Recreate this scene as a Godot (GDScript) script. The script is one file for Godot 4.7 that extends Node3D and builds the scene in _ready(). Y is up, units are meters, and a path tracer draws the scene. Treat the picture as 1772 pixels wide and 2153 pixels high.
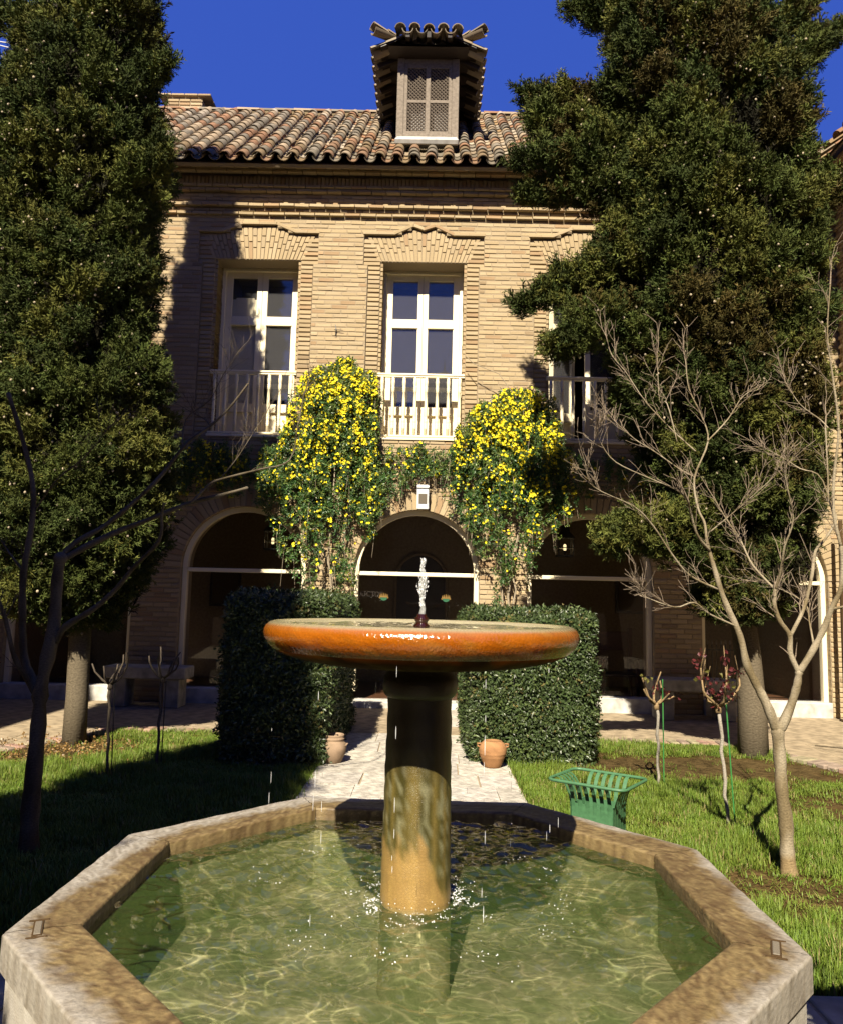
extends Node3D
# A courtyard: fountain in front, brick house with jasmine, two cypresses, lawns.

const UP := Vector3.UP
const ALBEDO_SCALE := 0.72   # darkens most base colours so that shade renders deeper
var rng := RandomNumberGenerator.new()
var taken := {}
var M := {}
var T := {}
var nz := FastNoiseLite.new()

class MB:
	var st := SurfaceTool.new()
	var c := Color(1, 1, 1)
	var cf = null
	func _init() -> void:
		st.begin(Mesh.PRIMITIVE_TRIANGLES)
		flat()
	func flat() -> void:
		st.set_smooth_group(4294967295)
	func smooth() -> void:
		st.set_smooth_group(0)
	func v(p: Vector3) -> void:
		if cf != null:
			c = cf.call(p)
		st.set_color(c)
		st.add_vertex(p)
	func tri(a: Vector3, b: Vector3, d: Vector3) -> void:   # counter-clockwise seen from outside
		v(a)
		v(d)
		v(b)
	func tri_o(a: Vector3, b: Vector3, d: Vector3, out: Vector3) -> void:
		if (b - a).cross(d - a).dot(out) >= 0.0:
			tri(a, b, d)
		else:
			tri(a, d, b)
	func quad(a: Vector3, b: Vector3, d: Vector3, e: Vector3, out: Vector3) -> void:
		if (d - a).cross(e - b).dot(out) >= 0.0:
			tri(a, b, d)
			tri(a, d, e)
		else:
			tri(a, d, b)
			tri(a, e, d)
	func box(o: Vector3, size: Vector3, bev := 0.0, b := Basis()) -> void:
		var h := size * 0.5
		var s := [-1.0, 1.0]
		var pt := func(ax: int, sg: Vector3) -> Vector3:
			var p := Vector3(sg.x * (h.x - bev), sg.y * (h.y - bev), sg.z * (h.z - bev))
			p[ax] = sg[ax] * h[ax]
			return o + b * p
		for ax in 3:
			var u: int = (ax + 1) % 3
			var w: int = (ax + 2) % 3
			for sg in s:
				var q := []
				for k in [[-1.0, -1.0], [1.0, -1.0], [1.0, 1.0], [-1.0, 1.0]]:
					var g := Vector3()
					g[ax] = sg
					g[u] = k[0]
					g[w] = k[1]
					q.append(pt.call(ax, g))
				var n := Vector3()
				n[ax] = sg
				quad(q[0], q[1], q[2], q[3], b * n)
			if bev > 0.0:
				for s1 in s:
					for s2 in s:
						var g0 := Vector3()
						g0[u] = s1
						g0[w] = s2
						var g1 := g0
						g0[ax] = -1.0
						g1[ax] = 1.0
						var n2 := Vector3()
						n2[u] = s1
						n2[w] = s2
						quad(pt.call(u, g0), pt.call(u, g1), pt.call(w, g1), pt.call(w, g0), b * n2)
		if bev > 0.0:
			for sx in s:
				for sy in s:
					for sz in s:
						var g := Vector3(sx, sy, sz)
						tri_o(pt.call(0, g), pt.call(1, g), pt.call(2, g), b * g)
	func tube(pts: Array, radii: Array, sides := 8, caps := true) -> void:
		var n := pts.size()
		var side := Vector3.RIGHT
		var rings := []
		for i in n:
			var d: Vector3 = (pts[mini(i + 1, n - 1)] - pts[maxi(i - 1, 0)]).normalized()
			if absf(d.dot(side)) > 0.95 and i == 0:
				side = Vector3.FORWARD
			side = (side - d * d.dot(side)).normalized()
			var up := d.cross(side)
			var ring := []
			var r: float = radii[i] if radii.size() > 1 else radii[0]
			for k in sides:
				var a := TAU * k / sides
				ring.append(pts[i] + (side * cos(a) + up * sin(a)) * r)
			rings.append(ring)
		for i in n - 1:
			for k in sides:
				var k2: int = (k + 1) % sides
				var m: Vector3 = (rings[i][k] + rings[i][k2]) * 0.5 - pts[i]
				quad(rings[i][k], rings[i][k2], rings[i + 1][k2], rings[i + 1][k], m)
		if caps:
			for k in range(1, sides - 1):
				tri_o(rings[0][0], rings[0][k], rings[0][k + 1], pts[0] - pts[1])
				tri_o(rings[n - 1][0], rings[n - 1][k], rings[n - 1][k + 1], pts[n - 1] - pts[n - 2])
	func lathe(prof: Array, seg: int, o: Vector3, wob = null) -> void:   # profile goes up along the outside
		var n := prof.size()
		var P := []
		for i in n:
			var row := []
			for k in seg + 1:
				var a := TAU * (k % seg) / seg
				var p := o + Vector3(cos(a) * prof[i].x, prof[i].y, sin(a) * prof[i].x)
				if wob != null:
					p = wob.call(p)
				row.append(p)
			P.append(row)
		for i in n - 1:
			var e: Vector2 = prof[i + 1] - prof[i]
			for k in seg:
				var a := TAU * (k + 0.5) / seg
				var out := Vector3(cos(a) * e.y, -e.x, sin(a) * e.y)
				if prof[i].x < 1e-4:
					tri_o(P[i][k], P[i + 1][k], P[i + 1][k + 1], out)
				elif prof[i + 1].x < 1e-4:
					tri_o(P[i][k], P[i][k + 1], P[i + 1][k], out)
				else:
					quad(P[i][k], P[i][k + 1], P[i + 1][k + 1], P[i + 1][k], out)
	func done() -> ArrayMesh:
		st.generate_normals()
		return st.commit()

func rf(a: float, b: float) -> float:
	return rng.randf_range(a, b)

func rv() -> Vector3:
	return Vector3(rng.randfn(), rng.randfn(), rng.randfn()).normalized()

func numbered(s: String) -> String:
	if not taken.has(s):
		taken[s] = 0
		return s
	taken[s] += 1
	return "%s_%03d" % [s, taken[s]]

func tag(o: Node, label := "", category := "", group := "", kind := "") -> void:
	if label:
		o.set_meta("label", label)
	if category:
		o.set_meta("category", category)
	if group:
		o.set_meta("group", group)
	if kind:
		o.set_meta("kind", kind)

func thing(called: String, label: String, category: String, at := Vector3.ZERO, group := "") -> Node3D:
	var o := Node3D.new()
	o.name = numbered(called)
	add_child(o)
	o.position = at
	tag(o, label, category, group)
	return o

func piece(called: String, mesh: Mesh, m: Material, parent: Node = null, at := Transform3D()) -> MeshInstance3D:
	var o := MeshInstance3D.new()
	o.mesh = mesh
	o.material_override = m
	o.transform = at
	if parent == null:
		o.name = numbered(called)
		add_child(o)
	else:
		o.name = called
		parent.add_child(o, true)
	return o

func struct(called: String, mesh: Mesh, m: Material) -> MeshInstance3D:
	var o := piece(called, mesh, m)
	o.set_meta("kind", "structure")
	return o

func many(called: String, mesh: Mesh, m: Material, xf: Array, cols: Array, parent: Node = null) -> MultiMeshInstance3D:
	var mm := MultiMesh.new()
	mm.transform_format = MultiMesh.TRANSFORM_3D
	mm.use_colors = true
	mm.mesh = mesh
	mm.instance_count = xf.size()
	for i in xf.size():
		mm.set_instance_transform(i, xf[i])
		mm.set_instance_color(i, cols[i])
	var o := MultiMeshInstance3D.new()
	o.multimesh = mm
	o.material_override = m
	o.set_meta("kind", "stuff")
	if parent == null:
		o.name = numbered(called)
		add_child(o)
	else:
		o.name = called
		parent.add_child(o, true)
	return o

func noise_tex(size: int, freq: float, octaves: int, lo: float, hi: float, sd: int, type := FastNoiseLite.TYPE_SIMPLEX_SMOOTH, sx := 1, pw := 1.0) -> ImageTexture:
	var f := FastNoiseLite.new()
	f.seed = sd
	f.frequency = freq
	f.noise_type = type
	f.fractal_octaves = octaves
	f.cellular_return_type = FastNoiseLite.RETURN_DISTANCE2_SUB
	var im := f.get_seamless_image(size, size)
	im.convert(Image.FORMAT_L8)
	if sx > 1:
		im.resize(size / sx, size, Image.INTERPOLATE_BILINEAR)
	var d := im.get_data()
	for i in d.size():
		var q := clampf(lerpf(lo, hi, pow(d[i] / 255.0, pw)), 0.0, 1.0)
		d[i] = int((q if lo < 0.01 else Color(q, q, q).linear_to_srgb().r) * 255.0)
	return ImageTexture.create_from_image(Image.create_from_data(im.get_width(), im.get_height(), false, Image.FORMAT_L8, d))

func mat(called: String, c: Color, rough := 0.8, tex := "", scale := 1.0, bump := "", bscale := 0.0, vc := true, spec := 0.5) -> StandardMaterial3D:
	var m := StandardMaterial3D.new()
	m.resource_name = called
	var keep := 1.0 if called in ["cream", "lamp_white", "bulb", "glass", "window_glass", "water", "drop", "foam", "petal"] else ALBEDO_SCALE
	m.albedo_color = Color(c.r * keep, c.g * keep, c.b * keep, c.a).linear_to_srgb()
	m.roughness = rough
	m.metallic_specular = spec
	m.vertex_color_use_as_albedo = vc
	if tex or bump:
		m.uv1_triplanar = true
		m.uv1_world_triplanar = true
		m.uv1_scale = Vector3.ONE * scale
	if tex:
		m.albedo_texture = T[tex]
	if bump:
		m.heightmap_enabled = true
		m.heightmap_texture = T[bump]
		m.heightmap_scale = bscale * (0.3 if bump == "grit" else 1.0)
	M[called] = m
	return m

func materials() -> void:
	T.fine = noise_tex(512, 0.05, 4, 0.62, 1.0, 11)
	T.blotch = noise_tex(512, 0.012, 5, 0.45, 1.0, 12)
	T.grit = noise_tex(512, 0.18, 3, 0.0, 1.0, 13)
	T.lump = noise_tex(512, 0.03, 4, 0.0, 1.0, 14)
	T.bark = noise_tex(512, 0.05, 4, 0.35, 1.0, 15, FastNoiseLite.TYPE_SIMPLEX_SMOOTH, 8)
	T.wood = noise_tex(512, 0.03, 5, 0.5, 1.0, 16, FastNoiseLite.TYPE_SIMPLEX_SMOOTH, 16)
	T.pave = noise_tex(512, 0.03, 5, 0.6, 1.0, 17)
	T.pits = noise_tex(512, 0.06, 2, 0.55, 1.0, 18, FastNoiseLite.TYPE_CELLULAR, 1, 0.4)
	mat("brick", Color(1, 1, 1), 0.9, "fine", 3.0, "grit", 0.35, true, 0.25)
	mat("mortar", Color(0.47, 0.375, 0.25), 0.95, "fine", 2.0, "grit", 0.5, false, 0.2)
	mat("brick_plain", Color(0.44, 0.30, 0.16), 0.9, "fine", 2.0, "grit", 0.4, false, 0.2)
	mat("roof_plain", Color(0.30, 0.18, 0.11), 0.9, "fine", 1.0, "", 0.0, false, 0.2)
	mat("tile", Color(1, 1, 1), 0.88, "fine", 4.0, "grit", 0.3, true, 0.25)
	mat("cream", Color(0.74, 0.66, 0.46), 0.45, "fine", 0.8, "", 0.0, false)
	M.cream.albedo_texture = null
	mat("white", Color(0.80, 0.78, 0.72), 0.6, "blotch", 0.7, "grit", 0.08, false, 0.3)
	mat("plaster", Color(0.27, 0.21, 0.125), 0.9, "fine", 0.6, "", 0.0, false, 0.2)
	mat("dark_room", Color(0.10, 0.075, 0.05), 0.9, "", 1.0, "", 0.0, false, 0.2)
	mat("old_wood", Color(0.35, 0.295, 0.235), 0.85, "wood", 1.2, "wood", 0.4, false, 0.25)
	mat("lattice_wood", Color(0.20, 0.165, 0.13), 0.9, "", 1.0, "", 0.0, false, 0.2)
	mat("dark_wood", Color(0.038, 0.024, 0.014), 0.5, "wood", 1.0, "", 0.0, false)  # dark enough to deepen the shade under the dormer eaves
	mat("brown_wood", Color(0.14, 0.06, 0.025), 0.5, "wood", 1.0, "", 0.0, false)
	mat("iron", Color(0.02, 0.02, 0.02), 0.5, "", 1.0, "", 0.0, false)
	mat("stone", Color(0.68, 0.64, 0.57), 0.85, "blotch", 1.3, "lump", 0.9, true, 0.3)
	mat("bench_stone", Color(0.55, 0.52, 0.45), 0.85, "blotch", 0.8, "grit", 0.4, false, 0.3)
	mat("coping", Color(1, 1, 1), 0.62, "pave", 2.6, "lump", 0.22, true, 0.5)
	mat("basin_wall", Color(1, 1, 1), 0.85, "pave", 1.2, "grit", 0.5, true, 0.3)
	mat("basin_floor", Color(1, 1, 1), 0.9, "pave", 1.5, "", 0.0, true, 0.1)
	mat("glaze", Color(1, 1, 1), 0.14, "pits", 6.0, "lump", 0.20, true, 0.65)
	M.glaze.uv1_scale = Vector3.ONE * 4.0
	mat("column", Color(1, 1, 1), 0.35, "pits", 3.0, "grit", 0.5, true, 0.5)
	mat("clay", Color(1, 1, 1), 0.85, "fine", 5.0, "grit", 0.2, true, 0.25)
	mat("bark", Color(0.23, 0.19, 0.13), 0.95, "bark", 1.6, "bark", 1.2, false, 0.15)
	mat("bare_bark", Color(0.56, 0.51, 0.42), 0.9, "bark", 3.0, "bark", 0.7, true, 0.2)
	mat("needles", Color(1, 1, 1), 0.75, "", 1.0, "", 0.0, true, 0.25)
	mat("leaf", Color(1, 1, 1), 0.42, "", 1.0, "", 0.0, true, 0.45)
	M.leaf.backlight_enabled = true
	M.leaf.backlight = Color(0.25, 0.25, 0.25)
	mat("petal", Color(1, 1, 1), 0.6, "", 1.0, "", 0.0, true, 0.2)
	M.petal.backlight_enabled = true
	M.petal.backlight = Color(0.3, 0.3, 0.3)
	mat("grass", Color(1, 1, 1), 0.55, "", 1.0, "", 0.0, true, 0.35)
	M.grass.backlight_enabled = true
	M.grass.backlight = Color(0.35, 0.35, 0.35)
	mat("soil", Color(0.13, 0.085, 0.05), 1.0, "blotch", 1.4, "lump", 3.0, false, 0.1)
	mat("turf", Color(0.14, 0.12, 0.085), 1.0, "blotch", 1.1, "lump", 2.0, true, 0.1)
	mat("paver", Color(0.52, 0.42, 0.285), 0.92, "blotch", 0.9, "grit", 0.5, true, 0.2)
	mat("green_paint", Color(0.085, 0.235, 0.105), 0.5, "pave", 2.0, "", 0.0, false, 0.5)
	mat("green_stake", Color(0.04, 0.22, 0.05), 0.5, "", 1.0, "", 0.0, false, 0.5)
	mat("lamp_white", Color(0.80, 0.82, 0.84), 0.4, "", 1.0, "", 0.0, false, 0.5)
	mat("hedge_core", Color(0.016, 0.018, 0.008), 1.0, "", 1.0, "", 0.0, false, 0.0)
	mat("brown_glaze", Color(0.028, 0.007, 0.004), 0.08, "", 1.0, "", 0.0, false, 0.6)
	mat("lead", Color(0.25, 0.215, 0.16), 0.7, "fine", 6.0, "", 0.0, false, 0.4)
	mat("rust", Color(0.085, 0.05, 0.02), 0.9, "fine", 6.0, "", 0.0, false, 0.3)
	mat("gold", Color(0.22, 0.125, 0.02), 0.5, "", 1.0, "", 0.0, false, 0.5)
	mat("emblem_green", Color(0.012, 0.11, 0.045), 0.5, "", 1.0, "", 0.0, false, 0.5)
	mat("glass", Color(0.02, 0.02, 0.02, 0.03), 0.02, "", 1.0, "", 0.0, false, 0.62)
	M.glass.transparency = BaseMaterial3D.TRANSPARENCY_ALPHA
	mat("window_glass", Color(0.42, 0.42, 0.45, 0.028), 0.02, "", 1.0, "", 0.0, false, 0.62)
	M.window_glass.transparency = BaseMaterial3D.TRANSPARENCY_ALPHA
	mat("water", Color(0.02, 0.03, 0.01, 0.02), 0.03, "", 1.0, "", 0.0, false, 0.5)
	M.water.transparency = BaseMaterial3D.TRANSPARENCY_ALPHA
	mat("drop", Color(0.95, 0.97, 1.0, 0.28), 0.08, "", 1.0, "", 0.0, false, 0.7)
	M.drop.transparency = BaseMaterial3D.TRANSPARENCY_ALPHA
	mat("foam", Color(0.85, 0.88, 0.86, 0.15), 0.3, "", 1.0, "", 0.0, false, 0.6)
	M.foam.transparency = BaseMaterial3D.TRANSPARENCY_ALPHA
	mat("bulb", Color(1.0, 0.93, 0.75), 0.5, "", 1.0, "", 0.0, false)
	M.bulb.emission_enabled = true
	M.bulb.emission = Color(1.0, 0.9, 0.66)
	M.bulb.emission_energy_multiplier = 0.6
	mat("cable", Color(0.6, 0.6, 0.58), 0.5, "", 1.0, "", 0.0, false)
	caustic_veil()

# Added sheet just under the surface, patterned to imitate caustics: dark green veils with clear channels between them; sunlight comes through the channels.
func caustic_veil() -> void:
	var n := 640
	var a := FastNoiseLite.new()
	a.seed = 71
	a.frequency = 0.011
	a.fractal_octaves = 1
	var w := FastNoiseLite.new()
	w.seed = 72
	w.frequency = 0.008
	w.fractal_octaves = 2
	var b := FastNoiseLite.new()
	b.seed = 73
	b.frequency = 0.024
	b.fractal_octaves = 1
	var d := PackedByteArray()
	d.resize(n * n * 4)
	for y in n:
		for x in n:
			var wx := x + 26.0 * w.get_noise_2d(x, y)
			var wy := y * 1.5 + 26.0 * w.get_noise_2d(x + 500.0, y + 90.0)
			var r1 := absf(a.get_noise_2d(wx, wy))
			var r2 := absf(b.get_noise_2d(wx * 0.9, wy * 0.9))
			var big := 0.5 + 0.5 * a.get_noise_2d(x * 0.35 + 900.0, y * 0.35)
			var lit := maxf(exp(-pow(r1 / 0.085, 2.0)), 0.6 * exp(-pow(r2 / 0.07, 2.0))) * clampf(0.70 + 1.9 * b.get_noise_2d(x * 0.33 + 300.0, y * 0.33), 0.18, 1.0)
			var al := 0.66 * (1.0 - 0.95 * lit) * (0.65 + 0.5 * big)
			var o := (y * n + x) * 4
			d[o] = 58
			d[o + 1] = 76
			d[o + 2] = 38
			d[o + 3] = int(clampf(al, 0.0, 1.0) * 255.0)
	T.veil = ImageTexture.create_from_image(Image.create_from_data(n, n, false, Image.FORMAT_RGBA8, d))
	var m := StandardMaterial3D.new()
	m.albedo_texture = T.veil
	m.albedo_color = Color(ALBEDO_SCALE, ALBEDO_SCALE, ALBEDO_SCALE).linear_to_srgb()
	m.transparency = BaseMaterial3D.TRANSPARENCY_ALPHA
	m.roughness = 0.9
	m.specular_mode = BaseMaterial3D.SPECULAR_DISABLED
	m.uv1_triplanar = true
	m.uv1_world_triplanar = true
	m.uv1_scale = Vector3.ONE * 0.62
	M.veil = m

func _ready() -> void:
	rng.seed = 20240611
	nz.seed = 5
	nz.frequency = 1.0
	nz.fractal_octaves = 3
	var cam := Camera3D.new()
	cam.name = "camera"
	cam.basis = Basis(UP, 0.0108) * Basis(Vector3.RIGHT, 0.1111) * Basis(Vector3.BACK, 0.023)
	cam.position = Vector3(0, 1.62, 0)
	cam.fov = 66.2
	cam.near = 0.05
	cam.far = 400.0
	add_child(cam)
	cam.current = true
	var we := WorldEnvironment.new()
	we.name = "environment"
	var env := Environment.new()
	var sky := Sky.new()
	var sm := ProceduralSkyMaterial.new()
	sm.sky_top_color = Color(0.0158, 0.0403, 0.209).linear_to_srgb()
	sm.sky_horizon_color = Color(0.033, 0.068, 0.259).linear_to_srgb()
	sm.sky_curve = 0.2
	sm.ground_bottom_color = Color(0.06, 0.05, 0.035).linear_to_srgb()
	sm.ground_horizon_color = Color(0.07, 0.065, 0.055).linear_to_srgb()
	sm.sun_angle_max = 1.0
	sky.sky_material = sm
	env.background_mode = Environment.BG_SKY
	env.sky = sky
	env.tonemap_mode = Environment.TONE_MAPPER_LINEAR
	env.tonemap_exposure = 2.5
	env.sdfgi_enabled = true
	env.ssao_enabled = true
	env.ssil_enabled = true
	we.environment = env
	add_child(we)
	var sun := DirectionalLight3D.new()
	sun.name = "sun"
	var sd := Vector3(sin(deg_to_rad(10.0)) * cos(deg_to_rad(43.5)), -sin(deg_to_rad(43.5)), -cos(deg_to_rad(10.0)) * cos(deg_to_rad(43.5)))
	sun.basis = Basis.looking_at(sd, UP)
	sun.light_energy = 1.6
	sun.light_color = Color(1.0, 0.95, 0.86)
	sun.light_angular_distance = 0.5
	sun.shadow_enabled = true
	add_child(sun)
	materials()
	ground()
	house()
	wings()
	fountain()
	cypresses()
	jasmine()
	hedges()
	bare_trees()
	roses()
	garden_things()
	gallery_things()
	lawns()

# ---------------------------------------------------------------- ground
func slab_poly(mb: MB, pts: Array, y0: float, y1: float) -> void:   # convex outline (Vector2 x,z), top and sides
	var c := Vector2()
	for p in pts:
		c += p
	c /= pts.size()
	for i in pts.size():
		var a: Vector2 = pts[i]
		var b: Vector2 = pts[(i + 1) % pts.size()]
		mb.tri_o(Vector3(c.x, y1, c.y), Vector3(a.x, y1, a.y), Vector3(b.x, y1, b.y), UP)
		var m := (a + b) * 0.5 - c
		mb.quad(Vector3(a.x, y0, a.y), Vector3(b.x, y0, b.y), Vector3(b.x, y1, b.y), Vector3(a.x, y1, a.y), Vector3(m.x, 0, m.y))

func ground() -> void:
	var g := MB.new()
	g.quad(Vector3(-180, -0.02, -180), Vector3(180, -0.02, -180), Vector3(180, -0.02, 180), Vector3(-180, -0.02, 180), UP)
	struct("ground", g.done(), M.soil)
	# brick walk along the three wings
	var p := MB.new()
	p.box(Vector3(0, -0.01, -11.0), Vector3(13.4, 0.06, 2.75), 0.0)
	for s in [-1.0, 1.0]:
		p.box(Vector3(s * 5.75, -0.012, -4.6), Vector3(2.5, 0.06, 10.0), 0.0)
		var q := MB.new()
		slab_poly(p, [Vector2(s * 3.55, -9.62), Vector2(s * 4.5, -9.62), Vector2(s * 4.5, -7.9)], -0.04, 0.016)
	var pave := struct("pavement", p.done(), M.paver)
	# edging of bricks on their side
	var eb := MB.new()
	eb.box(Vector3.ZERO, Vector3(0.098, 0.075, 0.23), 0.012)
	var em := eb.done()
	var mats := []
	for k in 5:
		var m: StandardMaterial3D = M.paver.duplicate()
		m.albedo_color = worn(Color(0.50 * rf(0.8, 1.1), 0.40 * rf(0.8, 1.1), 0.27 * rf(0.8, 1.1)))
		mats.append(m)
	var line := func(a: Vector2, b: Vector2) -> void:
		var n := int(a.distance_to(b) / 0.112)
		var ang := atan2(-(b - a).y, (b - a).x)
		for i in n:
			var c := a.lerp(b, (i + 0.5) / n)
			piece("brick", em, mats[rng.randi() % 5], pave, Transform3D(Basis(UP, ang + rf(-0.03, 0.03)), Vector3(c.x, -0.003 + rf(-0.006, 0.008), c.y)))
	line.call(Vector2(-3.55, -9.52), Vector2(-1.1, -9.52))
	line.call(Vector2(0.9, -9.52), Vector2(3.55, -9.52))
	line.call(Vector2(-3.6, -9.5), Vector2(-4.4, -7.9))
	line.call(Vector2(3.6, -9.5), Vector2(4.4, -7.9))
	line.call(Vector2(4.4, -7.85), Vector2(4.4, -5.2))
	line.call(Vector2(-4.4, -7.85), Vector2(-4.4, -5.2))
	# stone path from the fountain to the door, and the one across
	var bed := MB.new()
	bed.box(Vector3(-0.095, -0.015, -7.9), Vector3(1.86, 0.05, 7.6), 0.0)
	bed.box(Vector3(2.55, -0.017, -2.7), Vector3(3.0, 0.05, 1.55), 0.0)
	bed.box(Vector3(-2.6, -0.017, -2.7), Vector3(3.0, 0.05, 1.55), 0.0)
	bed.box(Vector3(0.0, -0.019, -0.2), Vector3(1.85, 0.05, 3.2), 0.0)
	var path := struct("path", bed.done(), M.mortar)
	var z := -4.1
	var row := 0
	while z > -11.5:
		var d := rf(0.42, 0.6)
		var x := -1.02
		while x < 0.80:
			var w := minf(rf(0.38, 0.72), 0.83 - x)
			if 0.83 - (x + w) < 0.2:
				w = 0.83 - x
			var s := MB.new()
			var j := func(cx: float, cz: float) -> Vector2: return Vector2(cx + rf(-0.008, 0.008), cz + rf(-0.008, 0.008))
			slab_poly(s, [j.call(x + 0.006, z - 0.006), j.call(x + w * 0.5, z - 0.006), j.call(x + w - 0.006, z - 0.006), j.call(x + w - 0.006, z - d + 0.006), j.call(x + w * 0.45, z - d + 0.006), j.call(x + 0.006, z - d + 0.006)], 0.0, 0.019 + rf(-0.003, 0.004))
			var k := rf(0.86, 1.08)
			s.c = Color(k, k * rf(0.97, 1.0), k * rf(0.92, 0.99))
			var s2 := MB.new()
			s2.c = s.c
			piece("paving_slab", s.done(), stone_tone(row), path)
			x += w
			row += 1
		z -= d
	for sg in [-1.0, 1.0]:
		for i in 5:
			for k in 3:
				var s := MB.new()
				s.box(Vector3(sg * (1.32 + 0.56 * i), 0.0, -2.2 - 0.52 * k), Vector3(0.54, 0.04, 0.5), 0.006)
				piece("paving_slab", s.done(), M.bench_stone, path)

func stone_tone(i: int) -> StandardMaterial3D:
	var key := "stone_%d" % (i * 7 % 5)
	if not M.has(key):
		var m: StandardMaterial3D = M.stone.duplicate()
		var k := rf(0.88, 1.1)
		m.albedo_color = worn(Color(0.72 * k, 0.67 * k, 0.60 * k * rf(0.92, 1.0)))
		m.vertex_color_use_as_albedo = false
		M[key] = m
	return M[key]

# ---------------------------------------------------------------- the house
const CX := -0.185
const BAY := 2.62
const ZW := -11.9
const SP := 2.03
const AR := 0.95

func worn(c: Color) -> Color:  # base colour scaled down, deepening the shade
	return Color(c.r * ALBEDO_SCALE, c.g * ALBEDO_SCALE, c.b * ALBEDO_SCALE).linear_to_srgb()

func brick_tone() -> Color:
	var k := rf(0.86, 1.10)
	var c := Color(0.575, 0.445, 0.265)
	var u := rng.randf()
	if u < 0.11:
		c = Color(0.54, 0.375, 0.215)
	elif u < 0.30:
		c = Color(0.61, 0.48, 0.30)
	elif u < 0.36:
		c = Color(0.45, 0.335, 0.20)
	return Color(c.r * k, c.g * k, c.b * k)

# outline of the recessed field over a window: height of its top at x from the window's axis
func lintel_top(k: int, x: float) -> float:
	var a := absf(x)
	if a > 0.955:
		return 0.0
	if k == 0:
		if a > 0.46:
			return 7.362
		if a > 0.17:
			return lerpf(7.362, 7.50, (0.46 - a) / 0.29)
		return lerpf(7.44, 7.50, a / 0.17)
	if a > 0.58:
		return 7.362
	if a > 0.27:
		return lerpf(7.362, 7.495, (0.58 - a) / 0.31)
	return 7.495

var brick_list := []   # [Transform3D, Color, looks large in the photo]

func add_brick(o: Vector3, l: float, h: float, b := Basis(), proud := 0.0, mark := 0.0) -> void:
	var jit := Basis(Vector3.BACK, rf(-0.008, 0.008)) * Basis(UP, rf(-0.006, 0.006)) * Basis(Vector3.RIGHT, rf(-0.02, 0.02))
	var t := Transform3D(b * jit * Basis.from_scale(Vector3(l, h, 1.0)), o + b * Vector3(0, rf(-0.002, 0.002), proud + rf(-0.004, 0.004)))
	brick_list.append([t, brick_tone(), mark])

func course(y: float, x0: float, x1: float, off: float, proud := 0.0, h := 0.058, mark := 0.0) -> void:
	var x := x0 - off
	while x < x1 - 0.03:
		var l := 0.245 + rf(-0.018, 0.014)
		var a := maxf(x, x0)
		var b := minf(x + l, x1)
		if b - a > 0.035:
			add_brick(Vector3((a + b) * 0.5, y, ZW - 0.04), b - a - 0.012, h, Basis(), proud, mark)
		x += l

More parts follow.
